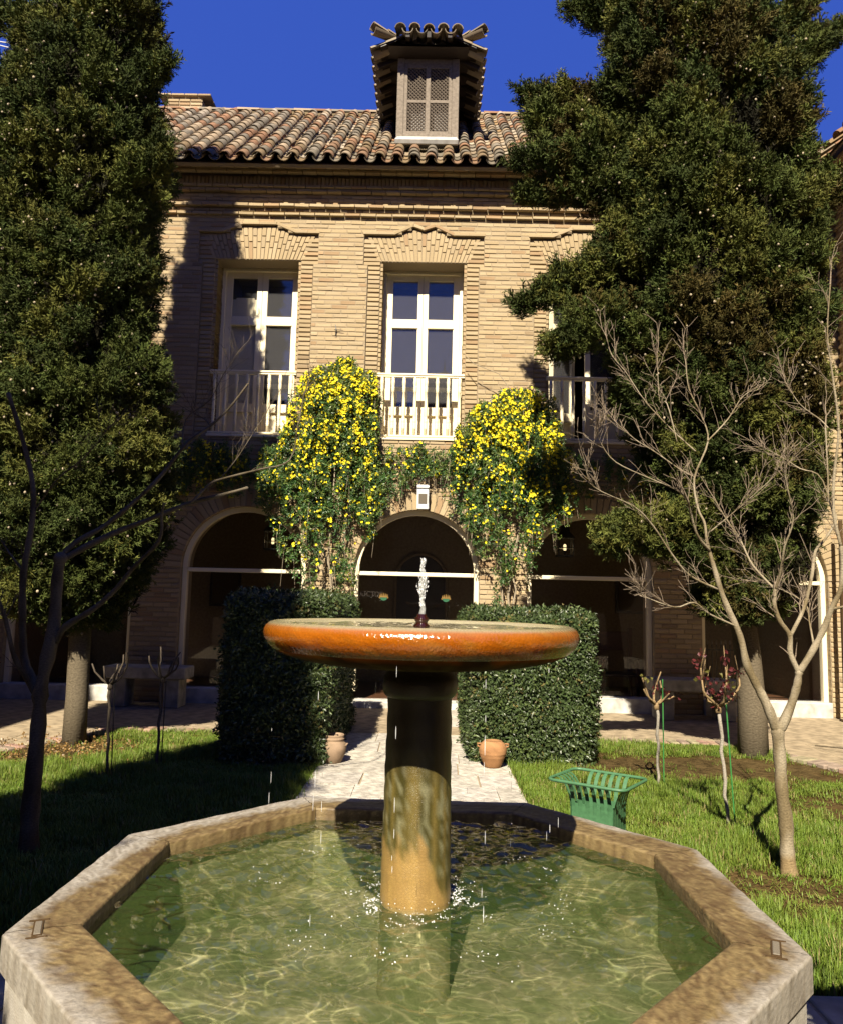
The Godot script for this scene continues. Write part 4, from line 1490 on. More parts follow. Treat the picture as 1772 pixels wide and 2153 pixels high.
func water(bc: Vector3) -> void:
	var w := MB.new()
	var vl := MB.new()
	w.smooth()
	var n := 190
	var R := octagon(0.845)
	var inside := func(q: Vector3) -> bool:
		for i in 8:
			var m: Vector3 = (R[i] + R[(i + 1) % 8]) * 0.5
			if q.dot(m.normalized()) > m.length() + 0.012:
				return false
		return true
	for a in n:
		for b in n:
			var p := []
			var ok := true
			for k in [[0, 0], [1, 0], [1, 1], [0, 1]]:
				var q := Vector3(-1.05 + 2.1 * (a + k[0]) / n, 0, -1.05 + 2.1 * (b + k[1]) / n)
				ok = ok and inside.call(q)
				q += FC
				q.y = WL + wave(q.x, q.z)
				p.append(q)
			if ok:
				w.quad(p[0], p[1], p[2], p[3], UP)
	struct("pool_water", w.done(), M.water)
	var vn := 12
	var RV := octagon(0.838)
	for i in 8:
		vl.tri_o(FC + UP * 0.545, FC + RV[i] + UP * 0.545, FC + RV[(i + 1) % 8] + UP * 0.545, UP)
	struct("caustic_sheet", vl.done(), M.veil)  # added veil whose clear channels mimic caustic light
	# water in the bowl
	var bw := MB.new()
	bw.smooth()
	for k in 26:
		for j in 96:
			var pt := func(kk: int, jj: int) -> Vector3:
				var r := 0.527 * kk / 26.0
				var t := TAU * jj / 96.0
				var x := r * cos(t)
				var z := r * sin(t)
				return bc + Vector3(x, 1.5235 + 0.0022 * sin(r * 110.0 + 2.0 * nz.get_noise_2d(x * 6.0, z * 6.0)) * exp(-r * 4.0) + 0.0035 * nz.get_noise_2d(x * 7.0, z * 7.0), z)
			if k == 0:
				bw.tri_o(pt.call(0, 0), pt.call(1, j), pt.call(1, j + 1), UP)
			else:
				bw.quad(pt.call(k, j), pt.call(k, j + 1), pt.call(k + 1, j + 1), pt.call(k + 1, j), UP)
	struct("bowl_water", bw.done(), M.water)
	# the jet: a thin column that swells, breaks and bends at the top
	var J := thing("water_jet", "short jet of white water rising from the nozzle in the bowl", "water jet", bc + UP * 1.565)
	var je := MB.new()
	je.smooth()
	var pts := []
	var rad := []
	var sp := [[0.0, 0.012], [0.02, 0.0105], [0.04, 0.008], [0.06, 0.0065], [0.075, 0.008], [0.085, 0.0115], [0.10, 0.0145], [0.115, 0.0165], [0.128, 0.0155], [0.14, 0.011], [0.15, 0.0075], [0.165, 0.0065], [0.18, 0.007], [0.192, 0.0085], [0.202, 0.009], [0.210, 0.005]]
	for s in sp:
		pts.append(Vector3(0.004 * sin(s[0] * 60.0) + (0.006 if s[0] > 0.18 else 0.0), s[0], 0.003 * cos(s[0] * 80.0)))
		rad.append(s[1])
	je.tube(pts, rad, 14)
	piece("water_core", je.done(), M.foam, J)
	var sph := SphereMesh.new()
	sph.radius = 1.0
	sph.height = 2.0
	sph.radial_segments = 10
	sph.rings = 6
	var xs := []
	var cs := []
	for k in 190:
		var y := rf(0.03, 0.21)
		var w2 := 0.019 * exp(-pow((y - 0.115) / 0.035, 2.0)) + 0.008
		var t := rf(0, TAU)
		var r := rf(0.0008, 0.0024)
		xs.append(Transform3D(Basis.from_scale(Vector3(r, r * rf(1.0, 2.4), r)), Vector3(cos(t) * w2 * rf(0.4, 1.05), y, sin(t) * w2 * rf(0.4, 1.05))))
		cs.append(Color(1, 1, 1))
	many("spray", sph, M.drop, xs, cs, J)
	# threads of drops falling from the underside of the bowl, and the splashes where they land
	xs = []
	cs = []
	var fx := []
	var fc := []
	for q in [[-2.2, 0.54], [-1.7, 0.52], [-1.2, 0.56], [-0.7, 0.55], [-0.25, 0.5], [0.4, 0.54], [0.8, 0.55], [1.15, 0.5], [1.55, 0.55], [1.95, 0.53], [2.35, 0.56], [3.05, 0.55]]:
		var o := bc + Vector3(cos(q[0]) * q[1], 0, -sin(q[0]) * q[1])
		var y := 1.40
		while y > WL + 0.02:
			var l := rf(0.008, 0.03)
			if rng.randf() < 0.4:
				xs.append(Transform3D(Basis.from_scale(Vector3(0.0013, l, 0.0013) * rf(0.7, 1.2)), o + Vector3(rf(-0.004, 0.004), y, rf(-0.004, 0.004))))
				cs.append(Color(1, 1, 1))
			y -= l * 2.0 + rf(0.01, 0.10)
		for k in 16:
			var t := rf(0, TAU)
			var d := absf(rng.randfn()) * 0.06
			var r := rf(0.0010, 0.0027)
			fx.append(Transform3D(Basis.from_scale(Vector3(r, r * rf(0.8, 1.3), r)), Vector3(o.x + cos(t) * d, WL + wave(o.x, o.z) + absf(rng.randfn()) * 0.03, o.z + sin(t) * d)))
			fc.append(Color(1, 1, 1))
	for k in 90:   # round the foot of the column
		var t := rf(0, TAU)
		var d := 0.14 + absf(rng.randfn()) * 0.05
		var r := rf(0.0009, 0.0026)
		fx.append(Transform3D(Basis.from_scale(Vector3(r, r, r)), bc + Vector3(cos(t) * d, WL + 0.004 + absf(rng.randfn()) * 0.018, sin(t) * d)))
		fc.append(Color(1, 1, 1))
	# froth drifting off the foot of the column
	var bx := []
	var bcx := []
	for k in 1500:
		var t := rf(0, TAU)
		var d := 0.128 + absf(rng.randfn()) * 0.07
		if sin(t) > 0.2:
			d *= 1.0 + 0.35 * sin(t)
		var q := bc + Vector3(cos(t) * d, 0, sin(t) * d)
		if nz.get_noise_2d(q.x * 9.0, q.z * 9.0) + 0.25 - (d - 0.13) * 2.5 < rng.randf() * 0.4:
			continue
		var r := rf(0.0012, 0.0034)
		bx.append(Transform3D(Basis.from_scale(Vector3(r, r * 0.6, r)), Vector3(q.x, WL + wave(q.x, q.z), q.z)))
		bcx.append(Color(1, 1, 1))
	many("froth", sph, M.drop, bx, bcx)
	many("falling_drops", sph, M.drop, xs, cs)
	many("splash_drops", sph, M.drop, fx, fc)

# ---------------------------------------------------------------- plants
func spray_mesh(sd: int) -> ArrayMesh:   # a feathery scale-leaf spray, 1 unit long along y
	var r := RandomNumberGenerator.new()
	r.seed = sd
	var b := MB.new()
	var blade := func(o: Vector3, d: Vector3, l: float, w: float) -> void:
		var s := d.cross(Vector3(r.randfn(), r.randfn(), r.randfn())).normalized() * w
		b.tri(o - s * 0.6, o + s * 0.6, o + d * l * 0.55 + s)
		b.tri(o - s * 0.6, o + d * l * 0.55 + s, o + d * l)
	blade.call(Vector3.ZERO, UP, 1.0, 0.034)
	for k in 20:
		var y := 0.06 + 0.88 * k / 20.0
		var a := r.randf() * TAU
		var d := Vector3(cos(a), r.randf_range(0.55, 1.3), sin(a)).normalized()
		var l := lerpf(0.46, 0.20, k / 20.0) * r.randf_range(0.75, 1.2)
		blade.call(Vector3(0, y, 0), d, l, 0.034)
		var d2 := (d + Vector3(r.randfn(), r.randfn(), r.randfn()) * 0.5).normalized()
		blade.call(Vector3(0, y, 0) + d * l * 0.45, d2, l * 0.65, 0.028)
	return b.done()

func along(d: Vector3, spin: float, s: Vector3) -> Basis:
	var x := d.cross(Vector3(0.31, 0.2, 0.93)).normalized()
	var z := x.cross(d).normalized()
	return Basis(x, d, z) * Basis(UP, spin) * Basis.from_scale(s)

class Crown:
	var xf := [[], [], []]
	var cs := [[], [], []]
	var cones := []
	var cc := []

func tuft(C: Crown, c: Vector3, s: float, outd: Vector3, tone: Color, n: int, len: float, cone := 0.03) -> void:
	# a plume: sprays round a bent axis that leaves the crown and turns up
	var ax := (outd + UP * rf(0.3, 1.0) + rv() * 0.22).normalized()
	var L := s * rf(2.0, 3.0)
	for i in n:
		var t := sqrt(rng.randf())
		var u := rv()
		u = (u - ax * u.dot(ax))
		var wd := s * (0.25 + 0.75 * sin(PI * (0.12 + 0.80 * t)))
		var p := c + ax * L * (t - 0.55) + UP * L * 0.18 * t * t + u * wd * sqrt(rf(0.05, 1.0))
		var d := (u * 0.6 + ax * 0.95 + UP * 0.2 + rv() * 0.25).normalized()
		var l := len * rf(0.7, 1.35)
		var q := rng.randi() % 3
		C.xf[q].append(Transform3D(along(d, rf(0, TAU), Vector3(l, l, l)), p))
		var k := rf(0.75, 1.3)
		C.cs[q].append(Color(tone.r * k * rf(0.9, 1.1), tone.g * k, tone.b * k))
		if rng.randf() < cone:
			var r := rf(0.010, 0.016)
			C.cones.append(Transform3D(Basis.from_scale(Vector3(r, r * 1.15, r)), p + (outd + u).normalized() * s * 0.42))
			C.cc.append(Color(0.62, 0.52, 0.36) * rf(0.6, 1.1))

func prof_at(P: Array, y: float) -> Vector2:
	for i in P.size() - 1:
		if y >= P[i][0] and y <= P[i + 1][0]:
			var t: float = (y - P[i][0]) / (P[i + 1][0] - P[i][0])
			return Vector2(lerpf(P[i][1], P[i + 1][1], t), lerpf(P[i][2], P[i + 1][2], t))
	return Vector2.ZERO

func tree_tone(brown: float) -> Color:
	var u := rng.randf()
	if u < brown:
		return Color(0.092, 0.076, 0.021) * rf(0.8, 1.15)
	if u < 0.35 + brown:
		return Color(0.080, 0.100, 0.023) * rf(0.8, 1.2)
	if u < 0.65 + brown * 0.5:
		return Color(0.135, 0.145, 0.032) * rf(0.8, 1.15)
	return Color(0.058, 0.078, 0.020) * rf(0.8, 1.2)

func grow(called: String, label: String, P: Array, zc: float, n: int, per: int, brown: float, front: float, trunk: Array, tr: Array, len: float, arms: Array, cone := 0.03, group := "") -> void:
	var o := thing(called, label, "tree", trunk[0], group)
	var b := MB.new()
	b.smooth()
	var pts := []
	for p in trunk:
		pts.append(p - trunk[0])
	b.tube(pts, tr, 18)
	piece("trunk", b.done(), M.bark, o)
	var C := Crown.new()
	var y0: float = P[0][0]
	var y1: float = P[P.size() - 1][0]
	for i in n:
		var y := rf(y0, y1)
		var e := prof_at(P, y)
		var rx := (e.y - e.x) * 0.5
		if rng.randf() > clampf(rx / 1.1, 0.12, 1.0):
			y = lerpf(y0, y1, pow(rng.randf(), 1.4))
			e = prof_at(P, y)
			rx = (e.y - e.x) * 0.5
		var a := rf(0, TAU)
		if rng.randf() < front:
			a = rf(-0.25, PI + 0.25)
		var s := rf(0.13, 0.27) * clampf(rx / 0.8, 0.4, 1.1)
		var k := lerpf(0.62, 1.0, sqrt(rng.randf()))
		var rr := maxf(0.03, rx - s * 1.15)
		var c := Vector3((e.x + e.y) * 0.5 + cos(a) * rr * k, y, zc + sin(a) * rr * k * 0.95)
		var outd := Vector3(cos(a), 0.1, sin(a)).normalized()
		tuft(C, c - trunk[0], s, outd, tree_tone(brown * clampf(1.0 + 3.0 * nz.get_noise_3d(c.x * 0.5, c.y * 0.45, c.z * 0.5), 0.0, 2.6)), int(per * rf(0.7, 1.3) * clampf(s / 0.2, 0.5, 1.5)), len, cone)
	# sparse inner twigs, coloured near black to deepen the shade in the gaps
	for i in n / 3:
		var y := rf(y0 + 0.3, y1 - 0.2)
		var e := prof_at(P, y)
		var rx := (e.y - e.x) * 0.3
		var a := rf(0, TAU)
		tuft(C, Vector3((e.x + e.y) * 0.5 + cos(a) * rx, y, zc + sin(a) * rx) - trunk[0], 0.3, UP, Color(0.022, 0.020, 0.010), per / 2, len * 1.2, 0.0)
	var lim := MB.new()
	lim.smooth()
	for m in arms:
		var A: Vector3 = m[0]
		var B: Vector3 = m[1]
		var d := (B - A).normalized()
		var L := A.distance_to(B)
		lim.tube([A - trunk[0], A.lerp(B, 0.5) - trunk[0] + UP * 0.05, B - trunk[0]], [0.03, 0.02, 0.006], 6)
		var k := int(L / 0.085)
		for i in k:
			var t := (i + rng.randf()) / k
			var s: float = lerpf(m[2], m[3], t) * rf(0.7, 1.15)
			tuft(C, A.lerp(B, t) + rv() * s * 0.55 - trunk[0], s, (d + Vector3(0, 0, 0.3)).normalized(), tree_tone(brown), int(per * 0.9 * s / 0.2), len, cone)
	if arms.size():
		piece("branch", lim.done(), M.bark, o)
	for q in 3:
		many("foliage", M["spray%d" % q], M.needles, C.xf[q], C.cs[q], o)
	if cone > 0.0:
		many("cones", M.cone_mesh, M.clay, C.cones, C.cc, o)

func cypresses() -> void:
	for q in 3:
		M["spray%d" % q] = spray_mesh(31 + q)
	var sp := SphereMesh.new()
	sp.radius = 1.0
	sp.height = 2.0
	sp.radial_segments = 7
	sp.rings = 4
	M.cone_mesh = sp
	var PL := [[1.25, -4.2, -3.5], [1.5, -4.7, -3.25], [1.9, -5.0, -3.0], [2.5, -5.15, -2.9], [3.4, -5.2, -2.97], [4.4, -5.2, -3.06], [5.4, -5.2, -3.18], [6.2, -5.2, -3.15], [7.1, -5.1, -3.22], [7.6, -4.95, -3.28], [8.2, -4.75, -3.28], [8.8, -4.7, -3.42], [9.4, -4.6, -3.66], [10.2, -4.4, -3.85], [11.0, -4.15, -3.95]]
	grow("cypress", "tall dense cypress left of the house with its dark column crown", PL, -8.64, 480, 92, 0.0, 0.62,
		[Vector3(-3.77, -0.05, -8.64), Vector3(-3.77, 0.5, -8.64), Vector3(-3.79, 1.2, -8.65), Vector3(-3.8, 3.0, -8.66), Vector3(-3.85, 7.0, -8.66)], [0.125, 0.115, 0.112, 0.10, 0.05], 0.18,
		[[Vector3(-3.5, 6.0, -8.1), Vector3(-2.95, 6.25, -7.95), 0.16, 0.12], [Vector3(-4.4, 7.9, -8.4), Vector3(-5.1, 8.15, -8.3), 0.2, 0.1], [Vector3(-3.6, 7.2, -8.3), Vector3(-3.02, 7.55, -8.2), 0.14, 0.05]], 0.11, "cypresses before the house")
	var PR := [[1.5, 3.0, 3.75], [2.0, 2.85, 4.05], [2.6, 2.55, 4.3], [3.2, 2.35, 4.4], [3.9, 2.05, 4.42], [4.6, 1.9, 4.36], [5.2, 1.9, 4.36], [5.8, 1.85, 4.36], [6.4, 1.85, 4.35], [7.0, 1.9, 4.3], [7.6, 1.95, 4.1], [8.1, 2.0, 3.95], [8.6, 2.05, 3.85], [9.2, 2.0, 3.7], [10.0, 2.0, 3.6], [11.0, 2.3, 3.4], [12.0, 2.6, 3.15], [12.7, 2.8, 2.95]]
	grow("cypress", "tall spreading cypress right of the house with brownish crown and arms", PR, -8.75, 570, 96, 0.15, 0.62,
		[Vector3(3.6, -0.05, -8.89), Vector3(3.6, 0.5, -8.89), Vector3(3.56, 1.1, -8.89), Vector3(3.42, 2.2, -8.88), Vector3(3.2, 4.5, -8.85), Vector3(3.0, 8.0, -8.8)], [0.165, 0.15, 0.14, 0.11, 0.09, 0.05], 0.19,
		[[Vector3(2.6, 7.4, -8.9), Vector3(1.08, 7.78, -9.1), 0.26, 0.09], [Vector3(2.5, 6.7, -8.6), Vector3(0.93, 6.46, -8.3), 0.24, 0.08], [Vector3(2.4, 6.2, -8.6), Vector3(1.0, 6.16, -8.5), 0.24, 0.08], [Vector3(2.2, 5.5, -8.6), Vector3(1.06, 4.80, -8.4), 0.22, 0.08], [Vector3(2.4, 4.95, -8.5), Vector3(1.31, 4.25, -8.2), 0.24, 0.10],
		[Vector3(3.4, 8.0, -8.8), Vector3(4.52, 8.95, -8.9), 0.24, 0.10], [Vector3(3.7, 7.75, -8.8), Vector3(4.93, 8.6, -9.0), 0.28, 0.10], [Vector3(4.0, 6.2, -8.7), Vector3(4.72, 6.45, -8.6), 0.26, 0.12], [Vector3(3.0, 2.5, -8.4), Vector3(1.92, 2.2, -8.2), 0.2, 0.14], [Vector3(3.2, 2.0, -8.5), Vector3(2.2, 2.28, -8.4), 0.2, 0.1], [Vector3(2.6, 8.4, -8.9), Vector3(1.68, 8.9, -9.0), 0.24, 0.10], [Vector3(3.5, 1.9, -8.6), Vector3(3.32, 1.56, -8.3), 0.17, 0.13], [Vector3(2.3, 6.9, -8.8), Vector3(1.1, 7.2, -8.8), 0.25, 0.1]], 0.09, "cypresses before the house")
	# outside the frame: the conifer behind the viewer whose shade lies on the left lawn
	var PS := [[0.6, -5.0, -1.9], [2.0, -4.9, -1.9], [4.0, -4.7, -2.05], [6.0, -4.4, -2.22], [7.5, -4.05, -2.48], [8.8, -3.7, -2.8], [10.0, -3.35, -3.05]]
	grow("cypress", "dark conifer behind the viewer shading the left lawn, outside the frame", PS, 0.6, 500, 30, 0.0, 0.0,
		[Vector3(-3.6, -0.05, 0.6), Vector3(-3.6, 4.0, 0.6), Vector3(-3.6, 8.0, 0.6)], [0.2, 0.15, 0.05], 0.30, [], 0.0)

# ---------------------------------------------------------------- winter jasmine on the wall
func leaf_quad(b: MB, o: Vector3, d: Vector3, s: Vector3, l: float, w: float) -> void:
	var n := s.cross(d).normalized()
	var m := o + d * l * 0.5
	b.tri(o, m + s * w - n * w * 0.4, o + d * l)
	b.tri(o, o + d * l, m - s * w - n * w * 0.4)

func leaf_cluster(sd: int, k: int, l: float, w: float, open := 0.6) -> ArrayMesh:
	var r := RandomNumberGenerator.new()
	r.seed = sd
	var b := MB.new()
	for i in k:
		var d := Vector3(r.randfn(), r.randfn() * 0.8 - 0.2, absf(r.randfn()) * open + 0.25).normalized()
		var s := d.cross(Vector3(r.randfn() * 0.4, r.randfn() * 0.4, 1.0)).normalized()
		leaf_quad(b, Vector3(r.randfn(), r.randfn(), r.randfn()) * 0.35 * l, d, s, l * r.randf_range(0.7, 1.25), w)
	return b.done()

func flower_mesh(sd: int) -> ArrayMesh:
	var r := RandomNumberGenerator.new()
	r.seed = sd
	var b := MB.new()
	for i in 6:
		var a := TAU * i / 6.0 + r.randf_range(-0.15, 0.15)
		var d := Vector3(cos(a), sin(a), 0.28).normalized()
		var s := Vector3(-sin(a), cos(a), 0)
		b.tri(Vector3.ZERO, d * 0.6 - s * 0.36, d * 0.62 + s * 0.36)
		b.tri(d * 0.6 - s * 0.36, d * 1.0, d * 0.62 + s * 0.36)
	return b.done()

func jasmine() -> void:
	for q in 3:
		M["jleaf%d" % q] = leaf_cluster(51 + q, 8, 0.044, 0.0085)
	for q in 2:
		M["flower%d" % q] = flower_mesh(61 + q)
	# outline of each bush: height, left x, right x, share of flowers
	bush("winter_jasmine", "yellow flowering jasmine bush hanging between the left and middle balconies",
		[[1.15, -1.70, -1.25, 0.0], [1.5, -1.72, -1.22, 0.02], [1.85, -1.83, -1.12, 0.05], [2.2, -2.12, -1.02, 0.06], [2.55, -2.22, -0.88, 0.08], [2.95, -2.50, -0.72, 0.10], [3.3, -2.52, -0.72, 0.18], [3.65, -2.38, -0.82, 0.32], [4.0, -2.22, -0.86, 0.5], [4.4, -2.12, -0.86, 0.75], [4.75, -2.08, -0.86, 1.0], [4.98, -1.92, -0.88, 1.0], [5.13, -1.6, -1.15, 0.9], [5.3, -1.38, -1.34, 0.6]], 8600, 5600, 0.45,
		[[Vector3(-1.40, 0.05, -11.72), Vector3(-1.43, 0.8, -11.78), Vector3(-1.38, 1.4, -11.74), Vector3(-1.5, 2.2, -11.74), Vector3(-1.45, 3.6, -11.76)], [Vector3(-1.5, 0.05, -11.74), Vector3(-1.56, 0.9, -11.76), Vector3(-1.5, 1.6, -11.78), Vector3(-1.3, 2.4, -11.76), Vector3(-1.15, 3.2, -11.78)], [Vector3(-1.34, 0.05, -11.76), Vector3(-1.3, 1.0, -11.78), Vector3(-1.42, 1.9, -11.76), Vector3(-1.75, 2.8, -11.76)]], "jasmine bushes on the house wall")
	bush("winter_jasmine", "yellow flowering jasmine bush hanging between the middle and right balconies",
		[[1.3, 0.98, 1.32, 0.0], [1.6, 0.98, 1.36, 0.03], [1.9, 0.92, 1.42, 0.04], [2.25, 0.76, 1.46, 0.06], [2.6, 0.66, 1.72, 0.10], [3.0, 0.42, 2.10, 0.14], [3.4, 0.30, 2.20, 0.32], [3.85, 0.30, 2.02, 0.6], [4.1, 0.40, 1.92, 0.8], [4.35, 0.55, 1.82, 0.9], [4.6, 0.74, 1.78, 0.85], [4.75, 1.0, 1.72, 0.6], [4.88, 1.2, 1.5, 0.4]], 7800, 5200, 0.42,
		[[Vector3(1.08, 0.05, -11.7), Vector3(1.05, 0.8, -11.76), Vector3(1.10, 1.6, -11.72), Vector3(1.05, 2.4, -11.74), Vector3(1.2, 3.6, -11.76)], [Vector3(1.2, 0.05, -11.72), Vector3(1.26, 0.9, -11.74), Vector3(1.18, 1.7, -11.74), Vector3(1.3, 2.5, -11.74), Vector3(1.5, 3.6, -11.78), Vector3(1.55, 4.3, -11.76)], [Vector3(1.14, 0.05, -11.74), Vector3(1.16, 1.1, -11.76), Vector3(1.3, 1.8, -11.76), Vector3(1.0, 2.9, -11.76)], [Vector3(1.3, 3.9, -11.7), Vector3(1.25, 4.7, -11.62), Vector3(1.0, 5.05, -11.62), Vector3(0.62, 5.22, -11.68), Vector3(0.5, 5.35, -11.72)]], "jasmine bushes on the house wall")
	bush("winter_jasmine", "sparse jasmine strand over the middle arch with few flowers",
		[[3.1, -0.8, -0.5, 0.05], [3.45, -0.75, -0.4, 0.10], [3.5, -0.7, 0.35, 0.12], [3.75, -0.7, 0.4, 0.22], [4.0, -0.55, 0.35, 0.2]], 900, 110, 0.16,
		[[Vector3(-0.45, 3.05, -11.84), Vector3(-0.44, 3.6, -11.84), Vector3(-0.4, 3.9, -11.8)], [Vector3(-0.46, 3.1, -11.84), Vector3(-0.62, 3.32, -11.82), Vector3(-0.9, 3.32, -11.8)], [Vector3(-0.7, 3.5, -11.84), Vector3(-0.1, 3.75, -11.8), Vector3(0.4, 3.7, -11.8)]], "jasmine bushes on the house wall")
	bush("winter_jasmine", "shaded jasmine strand with dull yellow flowers under the left balcony",
		[[3.1, -4.1, -2.3, 0.3], [3.5, -4.3, -2.25, 0.5], [3.8, -4.0, -2.3, 0.6], [3.98, -3.6, -2.4, 0.4]], 1600, 420, 0.2,
		[[Vector3(-4.1, 3.2, -11.84), Vector3(-3.2, 3.5, -11.8), Vector3(-2.3, 3.6, -11.8)]], "jasmine bushes on the house wall")
	bush("winter_jasmine", "shaded jasmine strand under the right balcony behind bare twigs",
		[[3.2, 1.95, 3.2, 0.12], [3.5, 1.9, 3.6, 0.2], [3.9, 1.9, 3.3, 0.1]], 620, 60, 0.16,
		[[Vector3(1.9, 3.4, -11.84), Vector3(2.6, 3.6, -11.8), Vector3(3.4, 3.5, -11.8)]], "jasmine bushes on the house wall")

func bush(called: String, label: String, P: Array, n: int, nf: int, depth: float, stems: Array, group: String) -> void:
	var o := thing(called, label, "climbing plant", Vector3.ZERO, group)
	var st := MB.new()
	st.smooth()
	st.c = Color(1.0, 0.92, 0.8)
	for s in stems:
		var r := []
		for i in s.size():
			r.append(lerpf(0.026, 0.008, float(i) / (s.size() - 1)) if s[0].y < 0.5 else 0.006)
		st.tube(s, r, 7)
	var y0: float = P[0][0]
	var y1: float = P[P.size() - 1][0]
	# hanging shoots: each is a curve that springs from the wall, arches out and hangs
	var shoots := []
	for i in int(n / 22.0):
		var y := lerpf(y0 + 0.25, y1, pow(rng.randf(), 0.40))
		var e := prof4(P, y)
		var x := lerpf(e[0] - 0.07, e[1] + 0.07, rng.randf())
		var dp := depth * rf(0.25, 1.0) * clampf((e[1] - e[0]) / 0.9, 0.3, 1.0)
		var fall := rf(0.25, 0.8)
		shoots.append([Vector3(x, y, ZW + 0.06 + dp), fall, rf(-0.12, 0.12)])
		if i % 3 == 0:
			st.tube([Vector3(x, y - 0.05, ZW + 0.05), Vector3(x, y + 0.04, ZW + 0.05 + dp * 0.6), Vector3(x, y - 0.05, ZW + 0.06 + dp), Vector3(x + shoots[-1][2] * 0.5, y - fall * 0.9, ZW + 0.05 + dp)], [0.004, 0.0035, 0.003, 0.002], 4, false)
	var xf := [[], [], []]
	var cs := [[], [], []]
	var fx := [[], []]
	var fc := [[], []]
	for i in n:
		var s: Array = shoots[rng.randi() % shoots.size()]
		var t := rng.randf()
		var p: Vector3 = s[0] + Vector3(s[2] * t + rf(-0.045, 0.045), -s[1] * t, rf(-0.06, 0.05) - 0.05 * t)
		var e := prof4(P, p.y)
		if p.y < 2.7 and rng.randf() < 0.4:
			continue
		var slack := 0.06 if rng.randf() < 0.93 else 0.26
		if e[1] <= e[0] or p.x < e[0] - slack or p.x > e[1] + slack:
			continue
		var q := rng.randi() % 3
		var k := rf(0.8, 1.35)
		xf[q].append(Transform3D(Basis(UP, rf(-0.9, 0.9)) * Basis(Vector3.BACK, rf(0, TAU)) * Basis.from_scale(Vector3.ONE * rf(0.75, 1.3)), p))
		var g := Color(0.055, 0.125, 0.030) if rng.randf() < 0.72 - 0.35 * e[2] else Color(0.13, 0.18, 0.035)
		cs[q].append(g * rf(0.75, 1.3))
	var made := 0
	var tries := 0
	while made < nf and tries < nf * 22:
		tries += 1
		var s: Array = shoots[rng.randi() % shoots.size()]
		var t := rng.randf()
		var p: Vector3 = s[0] + Vector3(s[2] * t + rf(-0.028, 0.028), -s[1] * t, rf(0.0, 0.07) - 0.04 * t)
		var e := prof4(P, p.y)
		if rng.randf() > e[2] * clampf(0.75 + 2.2 * nz.get_noise_2d(p.x * 3.0, p.y * 2.2), 0.1, 1.4) or p.x < e[0] - 0.05 or p.x > e[1] + 0.05:
			continue
		for j in 1 + rng.randi() % 2:
			var q := rng.randi() % 2
			var r := rf(0.014, 0.024)
			fx[q].append(Transform3D(Basis(UP, rf(-0.8, 0.6)) * Basis(Vector3.RIGHT, rf(-0.7, 0.5)) * Basis(Vector3.BACK, rf(0, TAU)) * Basis.from_scale(Vector3(r, r, r)), p + rv() * 0.02))
			fc[q].append(Color(0.78, rf(0.60, 0.72), 0.03) * rf(0.8, 1.05))
			made += 1
	piece("stem", st.done(), M.bare_bark, o)
	for q in 3:
		many("leaves", M["jleaf%d" % q], M.leaf, xf[q], cs[q], o)
	for q in 2:
		many("flowers", M["flower%d" % q], M.petal, fx[q], fc[q], o)

func prof4(P: Array, y: float) -> Array:
	for i in P.size() - 1:
		if y >= P[i][0] and y <= P[i + 1][0]:
			var t: float = (y - P[i][0]) / (P[i + 1][0] - P[i][0])
			return [lerpf(P[i][1], P[i + 1][1], t), lerpf(P[i][2], P[i + 1][2], t), lerpf(P[i][3], P[i + 1][3], t)]
	return [0.0, 0.0, 0.0]

# ---------------------------------------------------------------- clipped hedges
func hedges() -> void:
	for q in 3:
		M["hleaf%d" % q] = leaf_cluster(81 + q, 7, 0.042, 0.011, 0.9)
	hedge("clipped square hedge left of the stone path, mostly in shade", Vector3(-1.99, 0, -10.3), Vector3(-0.93, 1.62, -7.72), 15000)
	hedge("clipped square hedge right of the stone path, fully sunlit", Vector3(0.44, 0, -10.3), Vector3(1.72, 1.49, -8.08), 15000)
	hedge("added clipped hedge behind the viewer shading the near right corner, outside the frame", Vector3(1.2, 0, -2.0), Vector3(3.4, 1.75, -0.6), 2500)  # unseen hedge added to shade the near right ground

